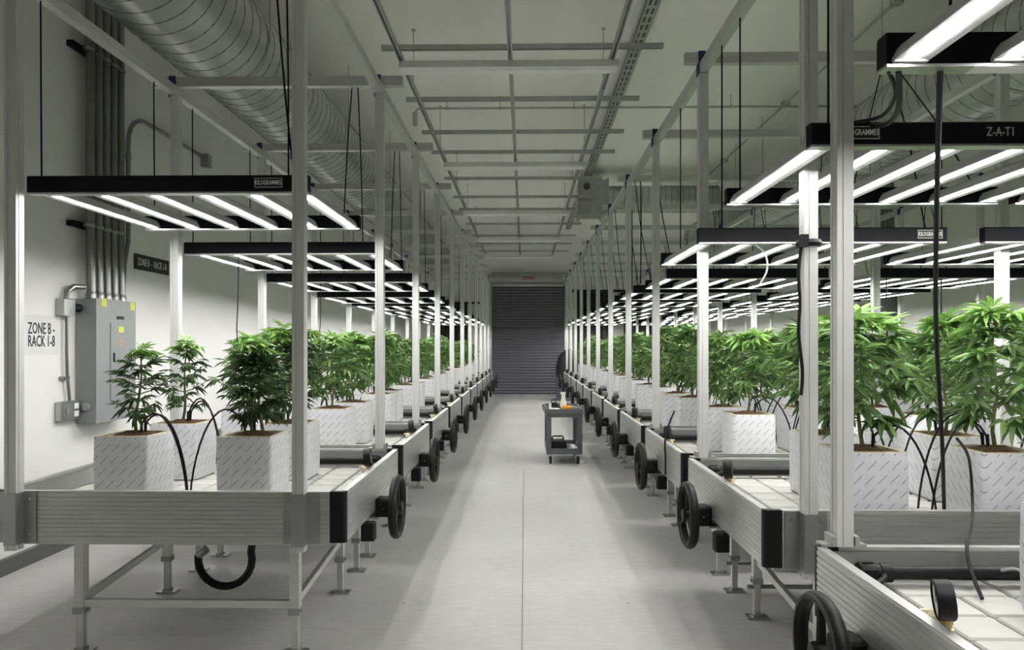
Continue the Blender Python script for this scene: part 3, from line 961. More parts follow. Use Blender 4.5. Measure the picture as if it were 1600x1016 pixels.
# drip tubes: one fed pair of tubes per block
def drip_meshes():
    out = []
    for i, (dx, dy, ap) in enumerate(((0.30, -.06, .13), (-0.31, -.05, .17), (0.29, -.12, .20), (-0.30, -.10, .12))):
        m = MB()
        z0, z1 = 0.01, SOIL_Z + .045
        a, b = Vector((dx, dy, z0)), Vector((math.copysign(.045, dx), dy * .3, z1))
        pts = []
        c1 = a + Vector((-dx * .06, 0, .20 + ap * .4)); c2 = b + Vector((dx * .42, dy * .4, ap * 1.3))
        for k in range(13):
            t = k / 12
            pts.append(a * (1 - t) ** 3 + c1 * 3 * t * (1 - t) ** 2 + c2 * 3 * t * t * (1 - t) + b * t ** 3)
        m.tube(pts, 0.0052, 5)
        stake = MB().cyl(b + Vector((0, 0, .012)), b + Vector((-dx * .02, 0, -.065)), 0.0085, 6, 0.006)
        out.append((m.mesh('tube', 'black', True), stake.mesh('stake', 'black')))
    return out


DRIP = drip_meshes()


def make_drip(x, y, which, label, rz=0.0):
    t = thing('drip_tube', label, 'tube', (x, y, ZTRAY + .001), rz, 'drip tubes')
    link('tube', DRIP[which][0], t); link('stake', DRIP[which][1], t)
    return t


row_off = (0.40, 0.95)
row_name = ('near', 'far')
# left benches: two columns
for k, y in enumerate(LY):
    for j, ro in enumerate(row_off):
        for i, (cx, cn) in enumerate(((-1.40, 'aisle'), (-2.03, 'wall'))):
            xx, yy = cx + rnd.uniform(-.015, .015), y + ro + rnd.uniform(-.02, .02)
            sd = k * 10 + j * 3 + i
            lab = 'leafy green plant in white block, %s %s-side corner of the %s left bench' % (row_name[j], cn, ORD[k])
            if k == 0:
                hh = {(0, 0): .47, (0, 1): .43, (1, 0): .55, (1, 1): .47}[(j, i)]
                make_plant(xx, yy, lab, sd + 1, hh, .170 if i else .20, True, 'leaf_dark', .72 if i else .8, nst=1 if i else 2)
            elif k == 1:
                make_plant(xx, yy, lab, sd + 1, .51 + .03 * j, .235, True, 'leaf', 1.2)
            else:
                make_plant(xx, yy, lab, sd, rot=rnd.uniform(0, 6), scale=rnd.uniform(.92, 1.06))
            if k < 6:
                make_drip(xx, yy, (1 if i == 0 else 0) if j == 0 else (3 if i == 0 else 2), 'black drip tube feeding the %s %s-side block of the %s left bench' % (row_name[j], cn, ORD[k]))
            if k < 3:
                make_drip(xx, yy, 3 - ((1 if i == 0 else 0) if j == 0 else (3 if i == 0 else 2)), 'second black drip tube looping behind the %s %s-side block of the %s left bench' % (row_name[j], cn, ORD[k]), 2.6)
# right aisle-side benches: three columns
for k, y in enumerate(RY):
    for j, ro in enumerate(row_off):
        for i, (cx, cn) in enumerate(((1.50, 'aisle-side'), (2.09, 'middle'), (2.66, 'wall-side'))):
            if k == 0:
                continue
            xx = cx + rnd.uniform(-.015, .015) - (0.02 if j else 0) + (0.11 if j and k == 1 else 0); yy = y + ro - (0.15 if k == 1 else .05) + rnd.uniform(-.02, .02)
            sd = 200 + k * 10 + j * 3 + i
            lab = 'bushy green plant in white block, %s row, %s on the %s right bench' % (row_name[j], cn, ORD[k])
            if k == 1 and i < 2:
                make_plant(xx, yy, lab, sd, .58 + .03 * (i == 1) - .02 * j, .275, True, 'leaf', 1.25)
            elif k == 2 and i == 0:
                make_plant(xx, yy, lab, sd, .53, .255, True, 'leaf', 1.25)
            else:
                make_plant(xx, yy, lab, sd, rot=rnd.uniform(0, 6), scale=rnd.uniform(.98, 1.12))
            if k < 6:
                make_drip(xx, yy, (0 if i == 0 else 1 if i == 1 else 0) if j == 0 else (2 if i == 0 else 3), 'black drip tube feeding the %s row %s block of the %s right bench' % (row_name[j], cn, ORD[k]))
            if k < 4 and i < 2:
                make_drip(xx, yy, 1 - i if j else 3 - i, 'second black drip tube looping behind the %s row %s block of the %s right bench' % (row_name[j], cn, ORD[k]), 2.7 if i else -2.6)
# one block at the picture edge on the nearest right bench
make_plant(1.60, 2.01, 'green plant in white block, alone on the nearest right bench at the picture edge', 907, .40, .2, True, 'leaf', .6)
# wall-side right rows
for k, y in enumerate(RY):
    if k == 0:
        continue
    for j, ro in enumerate(row_off):
        for i, (cx, cn) in enumerate(((3.35, 'left'), (3.93, 'middle'), (4.48, 'right'))):
            if k > 7 and i == 2:
                continue
            make_plant(cx + rnd.uniform(-.02, .02), y + ro + rnd.uniform(-.02, .02), 'bushy green plant in white block, %s row, %s on the %s wall-side right bench' % (row_name[j], cn, ORD[k]), 300 + k * 7 + i + j * 3, rot=rnd.uniform(0, 6), scale=rnd.uniform(.95, 1.1))

# ================================================================== CEILING GEAR
YS = 2.47 + CAM_H            # underside height of the long struts


def strut_prof(w=0.041, h=0.041, t=0.004):
    a = w / 2
    return [(-a, 0), (-a * .45, 0), (-a * .45, t * 2), (-a * .62, t * 2), (-a + t, t), (-a + t, h - t), (a - t, h - t), (a - t, t), (a * .62, t * 2), (a * .45, t * 2), (a * .45, 0), (a, 0), (a, h), (-a, h)]


SP = strut_prof()
for x, w in ((-1.075, 'left'), (-0.125, 'middle'), (0.755, 'right')):
    single('ceiling_strut', MB().prism([(x + a, YS + b) for a, b in SP], 'y', 1.5, 19.6).mesh('ceiling_strut', 'strut'), 'long slotted steel strut under the ceiling above the aisle, %s one' % w, 'strut', group='long ceiling struts')
cross_y = [4.75, 6.08, 7.36, 8.49, 9.37, 10.85, 12.2, 13.3, 14.9, 16.5, 17.8, 19.2]
cs = MB().prism([(a, b) for a, b in SP], 'x', -1.22, 1.17).mesh('cross_strut', 'strut')
for k, y in enumerate(cross_y):
    single('cross_strut', cs, 'slotted steel cross strut above the aisle, %s from the camera' % ORD[k], 'strut', (0, y, YS + .0415), group='ceiling cross struts')
rod_me = MB().cyl((0, 0, YS + .03), (0, 0, ZC - .004), 0.005, 6).mesh('rod', 'strut')
rod_nut = MB().cyl((0, 0, YS - .012), (0, 0, YS + .006), 0.014, 6).cyl((0, 0, ZC - .012), (0, 0, ZC - .001), 0.02, 8).mesh('nuts', 'strut')
for k in range(6):
    for x, w in ((-1.075, 'left'), (0.755, 'right')):
        t = thing('threaded_rod', 'thin threaded rod holding the %s ceiling strut, %s from the camera' % (w, ORD[k]), 'rod', (x + .0, 4.7 + 2.2 * k, 0), 0, 'ceiling rods')
        link('rod', rod_me, t); link('nuts', rod_nut, t)

# strip lights, switched off
sh = MB().prism([(-0.055, 0.03), (-0.03, 0.075), (0.03, 0.075), (0.055, 0.03), (0.075, 0.0), (0.070, 0.0), (0.045, 0.028), (-0.045, 0.028), (-0.070, 0.0), (-0.075, 0.0)], 'x', -1.08, 0.80)
SH = sh.mesh('housing', 'white_enamel')
SLENS = MB().prism([(-0.06, 0.004), (-0.04, -0.022), (0.04, -0.022), (0.06, 0.004), (0.04, 0.026), (-0.04, 0.026)], 'x', -1.075, 0.795).mesh('lens', 'lens', True)
SCAP = MB().prism([(-0.076, -0.003), (0.076, -0.003), (0.03, 0.076), (-0.03, 0.076)], 'x', 0, 0.006).mesh('end_cap', 'white_enamel')
for k, y in enumerate((6.22, 9.65, 13.1, 16.4, 19.5)):
    t = thing('strip_light', 'unlit white strip light under the ceiling struts, %s from the camera' % ORD[k], 'strip light', (0, y, YS - 0.078), 0, 'strip lights')
    link('housing', SH, t); link('lens', SLENS, t); link('end_cap', SCAP, t, (-1.086, 0, 0)); link('end_cap', SCAP, t, (0.80, 0, 0))


# spiral ducts
def spiral(length, r, pitch=0.13, n=40):
    """duct shell along +y, and its helical lock seam as a ridge"""
    m = MB()
    m.lathe([(r, 0), (r, length)], n, 'y', close=False)
    m.lathe([(r - .008, 0), (r - .008, length)], n, 'y', close=False)
    m.lathe([(r - .008, 0), (r, 0)], n, 'y', close=False); m.lathe([(r - .008, length), (r, length)], n, 'y', close=False)
    seam = MB()
    turns = int(length / pitch); steps = turns * 28
    prof = ((-.005, 0), (0, .0045), (.005, 0))
    vs = []
    for i in range(steps + 1):
        a = 2 * PI * i / 28
        yy = .006 + pitch * i / 28
        for dy, dr in prof:
            vs.append(((r + dr) * math.cos(a), yy + dy, (r + dr) * math.sin(a)))
    fs = []
    for i in range(steps):
        for q in range(2):
            fs.append((i * 3 + q, i * 3 + q + 1, i * 3 + q + 4, i * 3 + q + 3))
    seam.add(vs, fs)
    return m.mesh('shell', 'duct', True, recalc=True), seam.mesh('seam', 'seam', True)


def strap(r, z):
    m = MB().torus(r + .004, .002, 'y', 36, 4, .016)
    for s in (-1, 1):
        m.cyl((s * (r + .008), 0, -.02), (s * (r + .008), 0, z), 0.0055, 6)
    return m.mesh('hanger_strap', 'strut')


dr = 0.37
sh1, se1 = spiral(18.4, dr, 0.145)
d = thing('spiral_duct', 'large round spiral steel duct running along the left wall under the ceiling', 'duct', (-2.29, 1.4, 2.30 + CAM_H))
link('shell', sh1, d); link('seam', se1, d)
st1 = strap(dr, ZC - (2.30 + CAM_H) - .003)
for k in range(6):
    link('hanger_strap', st1, d, (0, 3.95 + 2.4 * k, 0))
d2 = thing('spiral_duct', 'large round spiral steel duct running along the right wall under the ceiling', 'duct', (3.75, 1.4, 2.25 + CAM_H))
sh2, se2 = spiral(14.0, dr, 0.145)
link('shell', sh2, d2); link('seam', se2, d2)
st2 = strap(dr, ZC - (2.25 + CAM_H) - .003)
for k in range(5):
    link('hanger_strap', st2, d2, (0, 1.6 + 2.4 * k, 0))
# branch duct across, with square fan box at its aisle end
sh3, se3 = spiral(1.95, 0.235, 0.10, 32)
d3 = thing('branch_duct', 'round spiral branch duct crossing towards the aisle with square box end', 'duct', (1.42, 12.6, 2.56 + CAM_H), -PI / 2)
link('shell', sh3, d3); link('seam', se3, d3)
fb = link('fan_box', MB().box(-.29, -.50, -.29, .29, 0.0, .29, .012).mesh('fan_box', 'galv'), d3)
link('flange', MB().box(-.31, -.02, -.31, .31, .02, .31).mesh('flange', 'galv'), fb)
link('inlet_ring', MB().lathe([(.001, .288), (.06, .288), (.06, .30), (.001, .30)], 14, 'x', (0, -.36, .17)).mesh('inlet_ring', 'strut_dark', True), fb)
for yy in (-.46, -.06):
    link('box_rail', MB().box(-.36, yy - .02, -.33, .36, yy + .02, -.29).mesh('box_rail', 'strut'), fb)
for yy in (-.4, -.1, 1.0, 1.8):
    link('hanger_rod', MB().cyl((-.2, yy, .2), (-.2, yy, ZC - 2.56 - CAM_H - .003), .0055, 6).mesh('hanger_rod', 'strut'), d3)

# perforated tray, thin conduits, junction boxes
pt = MB().box(-.06, 1.5, -.012, .06, 18.2, 0).box(-.06, 1.5, -.012, -.055, 18.2, .045).box(.055, 1.5, -.012, .06, 18.2, .045)
t = thing('cable_tray', 'long perforated steel cable tray close to the ceiling right of the struts', 'cable tray', (1.10, 0, ZC - .10))
link('tray_channel', pt.mesh('tray_channel', 'strut'), t)
slot = MB().box(-.035, -.05, -.0135, -.012, .05, -.0122).box(.012, -.05, -.0135, .035, .05, -.0122).mesh('slot', 'strut_dark')
for k in range(60):
    link('slot', slot, t, (0, 2.0 + .16 * k, 0))
for k in range(7):
    link('hanger_rod', MB().cyl((0, 0, 0), (0, 0, .099), .006, 6).mesh('hanger_rod', 'strut'), t, (0.0, 2.4 + 2.4 * k, 0))
ZP = 2.90 + CAM_H
t = thing('ceiling_conduit', 'thin steel conduit crossing the ceiling above the aisle with turned-down end', 'conduit', (0, 8.75, ZP))
link('conduit', MB().tube([(-1.34, 0, -.20), (-1.34, 0, -.05), (-1.32, 0, -.012), (-1.27, 0, 0), (5.2, 0, 0)], .013, 8).mesh('conduit', 'strut', True), t)
link('coupling', MB().cyl((-1.34, 0, -.21), (-1.34, 0, -.05), .03, 10).mesh('coupling', 'strut', True), t)
for x in (-.95, -.3, .6, 1.9, 2.5):
    link('clip', MB().cyl((x - .015, 0, 0), (x + .015, 0, 0), .02, 8).cyl((x, 0, 0), (x, 0, ZC - ZP - .002), .005, 6).mesh('clip', 'strut'), t)
t = thing('ceiling_conduit', 'thin steel conduit running lengthwise under the ceiling over the right benches', 'conduit', (3.16, 0, ZP + .03))
link('conduit', MB().cyl((0, 1.5, 0), (0, 15, 0), .015, 8).mesh('conduit', 'strut', True), t)
for y in (6.15, 8.75, 11.4):
    link('junction_box', MB().lathe([(.001, -.03), (.055, -.03), (.06, -.02), (.06, .02), (.055, .03), (.001, .03)], 8).mesh('junction_box', 'strut', True), t, (0, y, 0))
for y in (6.4, 7.4, 9.6, 10.8):
    link('hanger_rod', MB().cyl((0, y, -.9), (0, y, ZC - ZP - .032), .004, 6).mesh('hanger_rod', 'strut'), t)

# ================================================================== LEFT WALL GEAR
# electrical panel
px0, py0, pz0 = WL, 5.17, 0.885
t = thing('electrical_panel', 'grey electrical panel with yellow stickers on the left wall', 'electrical panel', (px0, py0, pz0))
link('cabinet', MB().box(0.001, 0, 0, .150, .52, .905, .004).mesh('cabinet', 'panel_grey'), t)
pd = link('front_cover', MB().box(.150, -.004, -.004, .160, .524, .909).mesh('front_cover', 'panel_grey'), t)
dd = link('door', MB().box(.1605, .17, .15, .166, .50, .735).mesh('door', 'panel_grey'), t)
link('latch', MB().box(.166, .20, .44, .172, .215, .51).mesh('latch', 'black'), dd)
for y, z, w, h in ((.06, .855, .065, .06), (.445, .845, .065, .06), (.27, .665, .075, .045)):
    link('sticker', MB().box(.1602 if z > .8 else .1662, y, z, .1608 if z > .8 else .1668, y + w, z + h).mesh('sticker', 'yellow'), t)
link('name_plate', MB().box(.1602, .255, .765, .1625, .355, .79).mesh('name_plate', 'black'), t)
link('warning_mark', MB().torus(.022, .004, 'x', 14, 5, .0006, (.1668, .31, .585)).mesh('warning_mark', 'orange'), t)
# outlet and knockout on the panel side
link('knockout', MB().lathe([(.001, 0), (.032, 0), (.034, -.01), (.022, -.022), (.001, -.022)], 14, 'y', (.085, 0, .115)).mesh('knockout', 'panel_grey', True), t)

# conduits from the panel to the ceiling
for i in range(5):
    yy = py0 + .045 + i * .098
    top = ZC - .003
    cm = MB().tube([(0, 0, 0), (0, 0, .22), (0, -.012, .34), (0, -.016, .5), (0, -.016, top - pz0 - .91)], .031, 12)
    c_ = thing('wall_conduit', 'steel conduit rising from the top of the electrical panel, %s from the camera' % ORD[i], 'conduit', (px0 + .085, yy + .016, pz0 + .91), 0, 'conduits above the panel')
    link('pipe', cm.mesh('pipe', 'conduit', True), c_)
    link('fitting', MB().lathe([(.001, 0), (.037, 0), (.037, .035), (.033, .045), (.031, .06)], 12, 'z').mesh('fitting', 'conduit', True), c_)
for z, w in ((2.33, 'lower'), (3.62, 'upper')):
    t = thing('conduit_clamp', 'black slotted clamp bar across the wall conduits, %s one' % w, 'clamp', (px0, py0 - .10, z), 0, 'conduit clamp bars')
    link('bar', MB().box(.001, 0, -.02, .050, .66, .02).mesh('bar', 'powder'), t)
    for i in range(5):
        link('strap', MB().torus(.036, .003, 'z', 18, 4, .012, (.085, .145 + i * .098 - (.016 if i == 0 else 0) + 0, 0)).mesh('strap', 'galv'), t)
# the bent conduit along the wall
zb = 3.36
t = thing('bent_conduit', 'thin steel conduit bending from vertical to run along the left wall', 'conduit', (WL + .03, 0, 0))
pts = [(0, 5.82, 1.80), (0, 5.82, zb - .25)] + [(0, 5.82 + .25 * (1 - math.cos(a)), zb - .25 + .25 * math.sin(a)) for a in (.3, .6, .9, 1.2, 1.57)] + [(0, 7.2, zb)]
pts = [(0, 5.74, pz0 + .9), (0, 5.76, 2.1), (0, 5.82, 2.3)] + pts[1:]
link('pipe', MB().tube(pts, .018, 10).mesh('pipe', 'conduit', True), t)
link('end_box', MB().box(-.025, 7.19, zb - .10, .05, 7.27, zb + .03).mesh('end_box', 'galv'), t)
for z in (2.6, 3.0):
    link('coupling', MB().cyl((0, 5.82, z - .025), (0, 5.82, z + .025), .023, 10).mesh('coupling', 'conduit', True), t)

# junction box with small conduit, and the outlet below
t = thing('junction_box', 'small grey junction box with elbow fitting left of the panel', 'junction box', (WL, 4.95, 1.72), 0)
link('box', MB().box(.001, 0, -.06, .07, .12, .06, .005).mesh('box', 'galv'), t)
link('elbow', MB().tube([(.04, .06, .06), (.04, .075, .12), (.05, .12, .15), (.07, .215, .155)], .02, 10).mesh('elbow', 'conduit', True), t)
link('hub', MB().cyl((.04, .12, 0), (.05, .19, 0), .032, 12).mesh('hub', 'black', True), t)
t = thing('outlet_conduit', 'thin steel conduit dropping from the junction box to the outlet', 'conduit', (WL, 0, 0))
link('pipe', MB().tube([(.03, 5.03, 1.655), (.03, 5.03, 1.40), (.03, 5.035, 1.25), (.03, 5.06, 1.08), (.03, 5.06, 1.027)], .011, 8).mesh('pipe', 'conduit', True), t)
link('wall_clip', MB().box(.001, 4.985, 1.21, .035, 5.06, 1.23).mesh('wall_clip', 'conduit'), t)
t = thing('wall_outlet', 'grey double outlet box with white sockets beside the electrical panel', 'outlet', (WL, 4.94, 0.92))
link('box', MB().box(.001, 0, 0, .05, .22, .135, .006).mesh('box', 'galv'), t)
link('cover_plate', MB().box(.0505, .012, .012, .054, .10, .123, .002).mesh('cover_plate', 'galv'), t)
link('switch_toggle', MB().box(.054, .045, .045, .062, .066, .09).mesh('switch_toggle', 'strut'), t)
for z in (.02, .075):
    link('socket', MB().box(.0505, .14, z, .056, .19, z + .042, .003).mesh('socket', 'letter_white'), t)

# signs
t = thing('paper_sign', 'white paper sign reading ZONE B - RACK 1-8 on the left wall', 'sign', (WL, 4.805, 1.510), 0)
link('sheet', MB().box(.001, -.18, -.125, .003, .18, .145).mesh('sheet', 'paper'), t)
text('lettering', 'ZONE B -', 0.108, 'ink', t, (.0042, 0, .052), (PI / 2, 0, PI / 2), .60)
text('lettering', 'RACK 1-8', 0.108, 'ink', t, (.0042, 0, -.034), (PI / 2, 0, PI / 2), .60)
t = thing('black_sign', 'black sign with white lettering ZONE B RACK 1-8 on the left wall', 'sign', (WL, 6.245, 2.16), 0)
link('board', MB().box(.001, -.29, -.065, .008, .29, .065).mesh('board', 'sign_black'), t)
text('lettering', 'ZONE B  -  RACK 1-8', 0.088, 'letter_white', t, (.0092, 0, 0), (PI / 2, 0, PI / 2), .60)

# right wall conduits and panel
for i in range(4):
    single('wall_conduit', MB().cyl((0, 0, 2.2), (0, 0, ZC - .003), .03, 10).mesh('wall_conduit', 'conduit', True), 'steel conduit on the right wall behind the grow lights, %s from the camera' % ORD[i], 'conduit', (WR - .04, 10.3 + i * .1, 0), group='right wall conduits')
t = thing('electrical_panel', 'grey electrical panel on the right wall below four conduits', 'electrical panel', (WR, 10.2, 1.1))
link('cabinet', MB().box(-.15, 0, 0, -.001, .52, 1.095, .004).mesh('cabinet', 'panel_grey'), t)
link('door', MB().box(-.158, .04, .05, -.1505, .48, 1.04).mesh('door', 'panel_grey'), t)

# ================================================================== AISLE: CART AND WHAT IT CARRIES
cx0, cx1, cy0, cy1 = 0.265, 0.70, 8.72, 9.55
cw, cd = cx1 - cx0, cy1 - cy0
t = thing('utility_cart', 'dark grey two-shelf utility cart standing in the aisle', 'cart', (cx0, cy0, 0))


def shelf(z0, z1, lip):
    m = MB(); m.box(0, 0, z0, cw, cd, z0 + .03)
    m.box(0, 0, z0 + .03, cw, .03, z1).box(0, cd - .03, z0 + .03, cw, cd, z1).box(0, .03, z0 + .03, .03, cd - .03, z1).box(cw - .03, .03, z0 + .03, cw, cd - .03, z1)
    return m.mesh('shelf', 'cart')


link('shelf', shelf(.125, .195, .05), t)
link('shelf', MB().box(-.012, -.012, .615, cw + .012, cd + .012, .655).box(0, 0, .575, cw, cd, .615).box(-.012, -.012, .655, cw + .012, .012, .675).box(-.012, cd - .012, .655, cw + .012, cd + .012, .675).box(-.012, .012, .655, .012, cd - .012, .675).box(cw - .012, .012, .655, cw + .012, cd - .012, .675).mesh('shelf', 'cart'), t)
for x in (0.0, cw - .06):
    for y in (0.0, cd - .06):
        link('corner_post', MB().box(x, y, .19, x + .06, y + .06, .58, .008).mesh('corner_post', 'cart'), t)
for x in (.05, cw - .05):
    for y in (.06, cd - .06):
        w = link('caster', MB().lathe([(.001, -.016), (.042, -.016), (.050, -.008), (.050, .008), (.042, .016), (.001, .016)], 18, 'x').mesh('caster', 'rubber', True), t, (x, y, .0505))
        link('fork', MB().box(-.024, -.018, .045, .024, .018, .075).box(-.024, -.012, -.01, -.019, .012, .05).box(.019, -.012, -.01, .024, .012, .05).mesh('fork', 'galv'), w)
link('push_handle', MB().tube([(.0, 0, .63), (-.03, .06, .66), (-.035, .2, .66), (-.035, .6, .66), (-.03, cd - .06, .66), (0, cd, .63)], .012, 8).mesh('push_handle', 'cart', True), t)
zt = .656
single('spray_bottle', MB().lathe([(.001, 0), (.042, 0), (.045, .01), (.042, .06), (.026, .11), (.020, .17), (.018, .185), (.001, .187)], 16).box(-.035, -.01, .165, .03, .01, .195).mesh('spray_bottle', 'bottle', True), 'cloudy pale squeeze bottle standing on the cart top', 'bottle', (cx0 + .23, cy0 + .50, zt))
single('tape_roll', MB().torus(.05, .017, 'z', 24, 8, .022, (0, 0, .023)).mesh('tape_roll', 'orange', True), 'orange roll of tape on the cart top in front of the bottle', 'tape', (cx0 + .26, cy0 + .22, zt))
single('tape_roll', MB().torus(.036, .012, 'z', 20, 8, .018, (0, 0, .019)).mesh('tape_roll', 'black', True), 'black roll of tape on the left of the cart top', 'tape', (cx0 + .135, cy0 + .28, zt))
single('tool_bag', MB().box(-.07, -.05, 0, .07, .05, .055, .018).torus(.035, .006, 'y', 16, 6, .006, (0, 0, .055)).mesh('tool_bag', 'black', True), 'small black tool pouch at the back of the cart top', 'pouch', (cx0 + .105, cy0 + .58, zt))
single('white_jar', MB().lathe([(.001, 0), (.018, 0), (.019, .05), (.012, .056), (.012, .072), (.001, .073)], 12).mesh('white_jar', 'letter_white', True), 'small white jar at the left edge of the cart top', 'jar', (cx0 + .055, cy0 + .40, zt))
single('paper_pad', MB().box(-.06, -.08, 0, .06, .08, .012).box(-.055, -.075, .012, .06, .08, .018).mesh('paper_pad', 'paper'), 'white paper pad on the front left of the cart top', 'paper pad', (cx0 + .10, cy0 + .12, zt))
single('folded_cloth', MB().box(-.05, -.11, 0, .05, .11, .012, .004).box(-.045, -.1, .012, .05, .09, .024, .004).mesh('folded_cloth', 'bluegrey'), 'folded blue-grey cloth on the right of the cart top', 'cloth', (cx0 + .365, cy0 + .22, zt))
tb = thing('toolbox', 'black toolbox with carrying handle on the lower cart shelf', 'toolbox', (cx0 + .145, cy0 + .20, .1555))
link('body', MB().box(-.105, -.12, 0, .105, .12, .085, .006).mesh('body', 'black'), tb)
link('lid', MB().prism([(-.108, .086), (.108, .086), (.108, .10), (.075, .122), (-.075, .122), (-.108, .10)], 'y', -.12, .12).mesh('lid', 'black'), tb)
link('handle', MB().tube([(-.07, 0, .12), (-.068, 0, .155), (-.05, 0, .168), (.05, 0, .168), (.068, 0, .155), (.07, 0, .12)], .010, 8).mesh('handle', 'black', True), tb)
for k, (dx, dy, rz) in enumerate(((.305, .18, .3), (.345, .13, -.2), (.325, .26, .8))):
    single('white_packet', MB().box(-.035, -.045, 0, .035, .045, .03 + .01 * k, .008).mesh('white_packet', 'paper'), 'white packet beside the toolbox on the lower shelf, %s' % ('left one', 'right one', 'rear one')[k], 'packet', (cx0 + dx, cy0 + dy, .1555), (0, 0, rz), 'packets on the lower shelf')

# black covered drum and drapes near the door
t = thing('covered_equipment', 'black hood over grey equipment standing right of the roll-up door', 'equipment', (1.20, 19.1, 0))
link('stand', MB().lathe([(.001, 0), (.40, 0), (.40, .03), (.37, .06), (.355, .60), (.001, .60)], 20).mesh('stand', 'bluegrey', True), t)
link('hood', MB().lathe([(.001, 1.36), (.12, 1.33), (.24, 1.24), (.33, 1.08), (.37, .90), (.375, .70), (.365, .62), (.001, .62)], 20).mesh('hood', 'tarp', True), t)


def drape(w, h, n=26, amp=.03, seed=0):
    m = MB(); r = random.Random(seed); vs = []
    ph = r.uniform(0, 6)
    cols = [(w * i / n, amp * math.sin(i * 1.15 + ph) + .4 * amp * math.sin(i * 2.7)) for i in range(n + 1)]
    prof = [(x, y) for x, y in cols] + [(x, y + .006) for x, y in reversed(cols)]
    return m.prism(prof, 'z', 0, h)


for k, (x, w, z0, z1, yy, nm) in enumerate(((1.42, .95, .0005, 2.9295, 19.95, 'nearest the door on the right'), (2.75, .9, .0005, 2.9295, 19.95, 'in the middle on the right'), (3.95, .9, .0005, 2.9295, 19.95, 'in the far right corner'), (-2.55, .95, .0005, 2.6045, 19.95, 'left of the roll-up door'))):
    single('black_curtain', drape(w, z1 - z0, seed=k).mesh('black_curtain', 'tarp', True), 'black hanging curtain at the end wall, %s' % nm, 'curtain', (x, yy, z0), group='black curtains')
single('curtain_pipe', MB().cyl((1.25, 0, 0), (5.1, 0, 0), .035, 10).mesh('curtain_pipe', 'powder', True), 'dark horizontal pipe carrying the right black curtains', 'pipe', (0, 19.95, 2.965))
single('curtain_pipe', MB().cyl((-3.1, 0, 0), (-1.2, 0, 0), .03, 10).mesh('curtain_pipe', 'powder', True), 'dark horizontal pipe carrying the left black curtain', 'pipe', (0, 19.95, 2.635))

# ================================================================== HOSES AND LOOSE CABLES
t = thing('drain_hose', 'thick black drain hose looping below the first left bench', 'hose', (0, 0, 0))
hp = []
c0 = Vector((-1.655, 3.93, .30)); R_ = .15
for k in range(15):
    a = math.radians(15 - k * 14.5)
    hp.append((c0.x + R_ * math.cos(a), c0.y, c0.z - .03 + R_ * math.sin(a)))
hp = [(c0.x + R_ + .005, c0.y, ZTRAY - .026), (c0.x + R_ + .005, c0.y, .40)] + hp
link('hose', MB().tube(hp, .021, 10).mesh('hose', 'rubber', True), t)
e = Vector(hp[-1])
link('hose_fitting', MB().cyl(e, e + Vector((.045, 0, .035)), .024, 10).mesh('hose_fitting', 'galv', True), t)


def cable(label, pts, r=.006, material='black', extra=None):
    # smooth the points
    P = [Vector(p) for p in pts]; out = []
    for i in range(len(P) - 1):
        p0, p1, p2, p3 = P[max(i - 1, 0)], P[i], P[i + 1], P[min(i + 2, len(P) - 1)]
        for k in range(6):
            u = k / 6
            out.append(0.5 * ((2 * p1) + (p2 - p0) * u + (2 * p0 - 5 * p1 + 4 * p2 - p3) * u * u + (3 * p1 - p0 - 3 * p2 + p3) * u ** 3))
    out.append(P[-1])
    return single('hanging_cable', MB().tube(out, r, 6).mesh('hanging_cable', material, True), label, 'cable', group='hanging cables')


cable('long black cable hanging from the nearest right grow light down to the plants', [(1.055, 1.84, 2.15), (1.25, 2.2, 1.80), (1.42, 2.5, 1.50), (1.60, 2.78, 1.12), (1.765, 3.05, .78), (1.78, 3.07, .68)], .0075)
cable('black cable running over the board from the plants to the nearest right tray', [(1.86, 3.12, 1.05), (1.85, 3.02, .98), (1.81, 2.93, .80), (1.60, 2.60, .80), (1.47, 2.41, .79), (1.43, 2.33, .74), (1.40, 2.22, .674)], .006)
cable('short grey tube bending from the nearest right pipe to the block at the picture edge', [(1.54, 2.36, .715), (1.56, 2.30, .74), (1.56, 2.24, .72), (1.53, 2.20, .69), (1.60, 2.165, .675)], .005, 'letter_grey')
cable('black cable sagging between the two nearest right grow lights, upper one', [(.925, 1.84, 2.15), (1.05, 2.05, 2.16), (1.15, 2.33, 2.19), (1.165, 2.55, 2.238)], .006)
cable('black cable sagging between the two nearest right grow lights, lower one', [(.95, 1.84, 2.15), (1.06, 2.05, 2.13), (1.16, 2.3, 2.16), (1.21, 2.5, 2.21), (1.21, 2.56, 2.24)], .008)
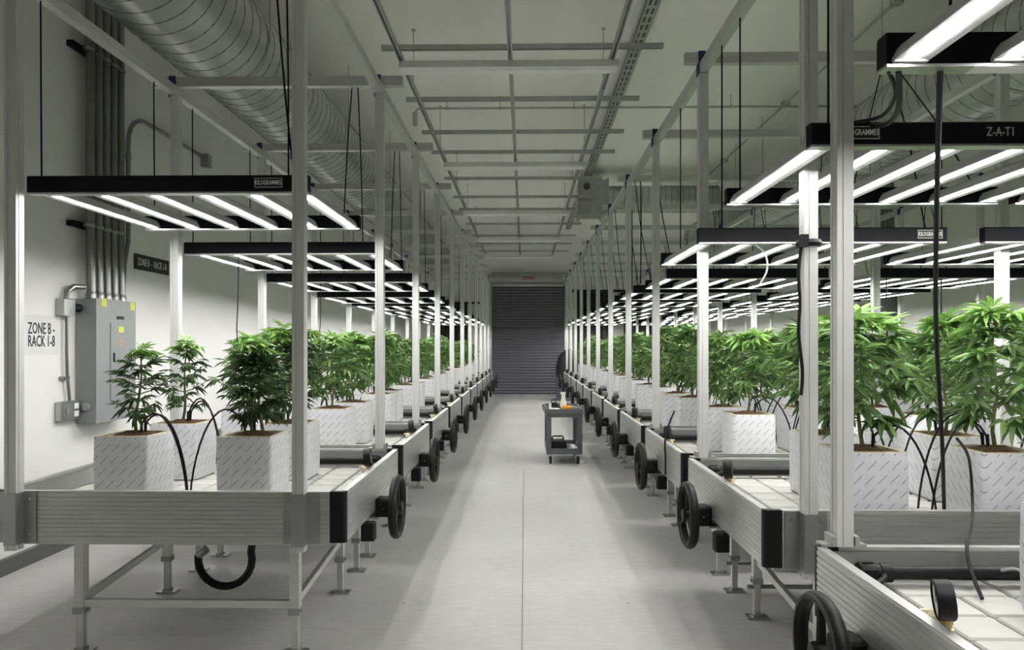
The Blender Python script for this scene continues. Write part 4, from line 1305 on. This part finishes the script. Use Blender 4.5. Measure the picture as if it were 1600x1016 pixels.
cable('thin black cable hanging from the second left grow light beside the plants', [(-1.98, 4.93, 2.085), (-1.985, 4.92, 1.7), (-1.99, 4.92, 1.55), (-1.98, 4.93, 1.35), (-1.99, 4.94, 1.2)], .004)
cable('thin black cable dropping from the third left grow light', [(-1.85, 6.46, 2.03), (-1.85, 6.46, 1.7), (-1.86, 6.46, 1.5), (-1.85, 6.46, 1.35)], .004)
cable('black cable tied round the second right post and hanging down it', [(1.115, 2.905, 1.86), (1.10, 2.90, 1.75), (1.105, 2.90, 1.62), (1.10, 2.90, 1.5), (1.115, 2.90, 1.35), (1.11, 2.90, 1.25)], .007)
single('post_tie', MB().torus(.040, .012, 'z', 20, 6, .016).box(-.05, -.055, -.02, -.02, -.03, .03).mesh('post_tie', 'black', True), 'black strap tie wrapped round the second right post', 'tie', (1.155, 2.939, 1.865))
cable('black cable hanging past the fourth right post into the plants', [(1.34, 9.0, 3.155), (1.345, 9.0, 2.6), (1.34, 9.0, 2.0), (1.35, 9.0, 1.6), (1.33, 9.0, 1.3), (1.34, 9.0, 1.15)], .007)
cable('black cable hanging by the third right post over the plants', [(1.20, 7.45, 3.155), (1.205, 7.45, 2.7), (1.20, 7.45, 2.09)], .006)
cable('white cable drooping below the third right grow light', [(1.28, 4.02, 2.02), (1.34, 4.02, 1.96), (1.35, 4.02, 1.87), (1.31, 4.02, 1.79)], .005, 'letter_grey')
cable('black cable draped over the edge of the third right bench', [(1.03, 4.95, 1.0), (.99, 4.95, .90), (.965, 4.95, .79), (.968, 4.95, .68), (.968, 4.95, .56)], .006)
cable('thin black cable rising at the upper left of the first left bench', [(-1.09, 3.37, 2.24), (-1.12, 3.34, 2.6), (-1.15, 3.285, 3.155)], .005)
cable('black cable hanging over the right wall-side plants', [(3.0, 6.0, 2.02), (3.0, 6.0, 1.7), (3.01, 6.0, 1.4), (3.0, 6.0, 1.2)], .006)
cable('black cable hanging beside the wall-side right posts', [(3.45, 6.0, 2.02), (3.45, 6.0, 1.6), (3.46, 6.0, 1.2)], .006)
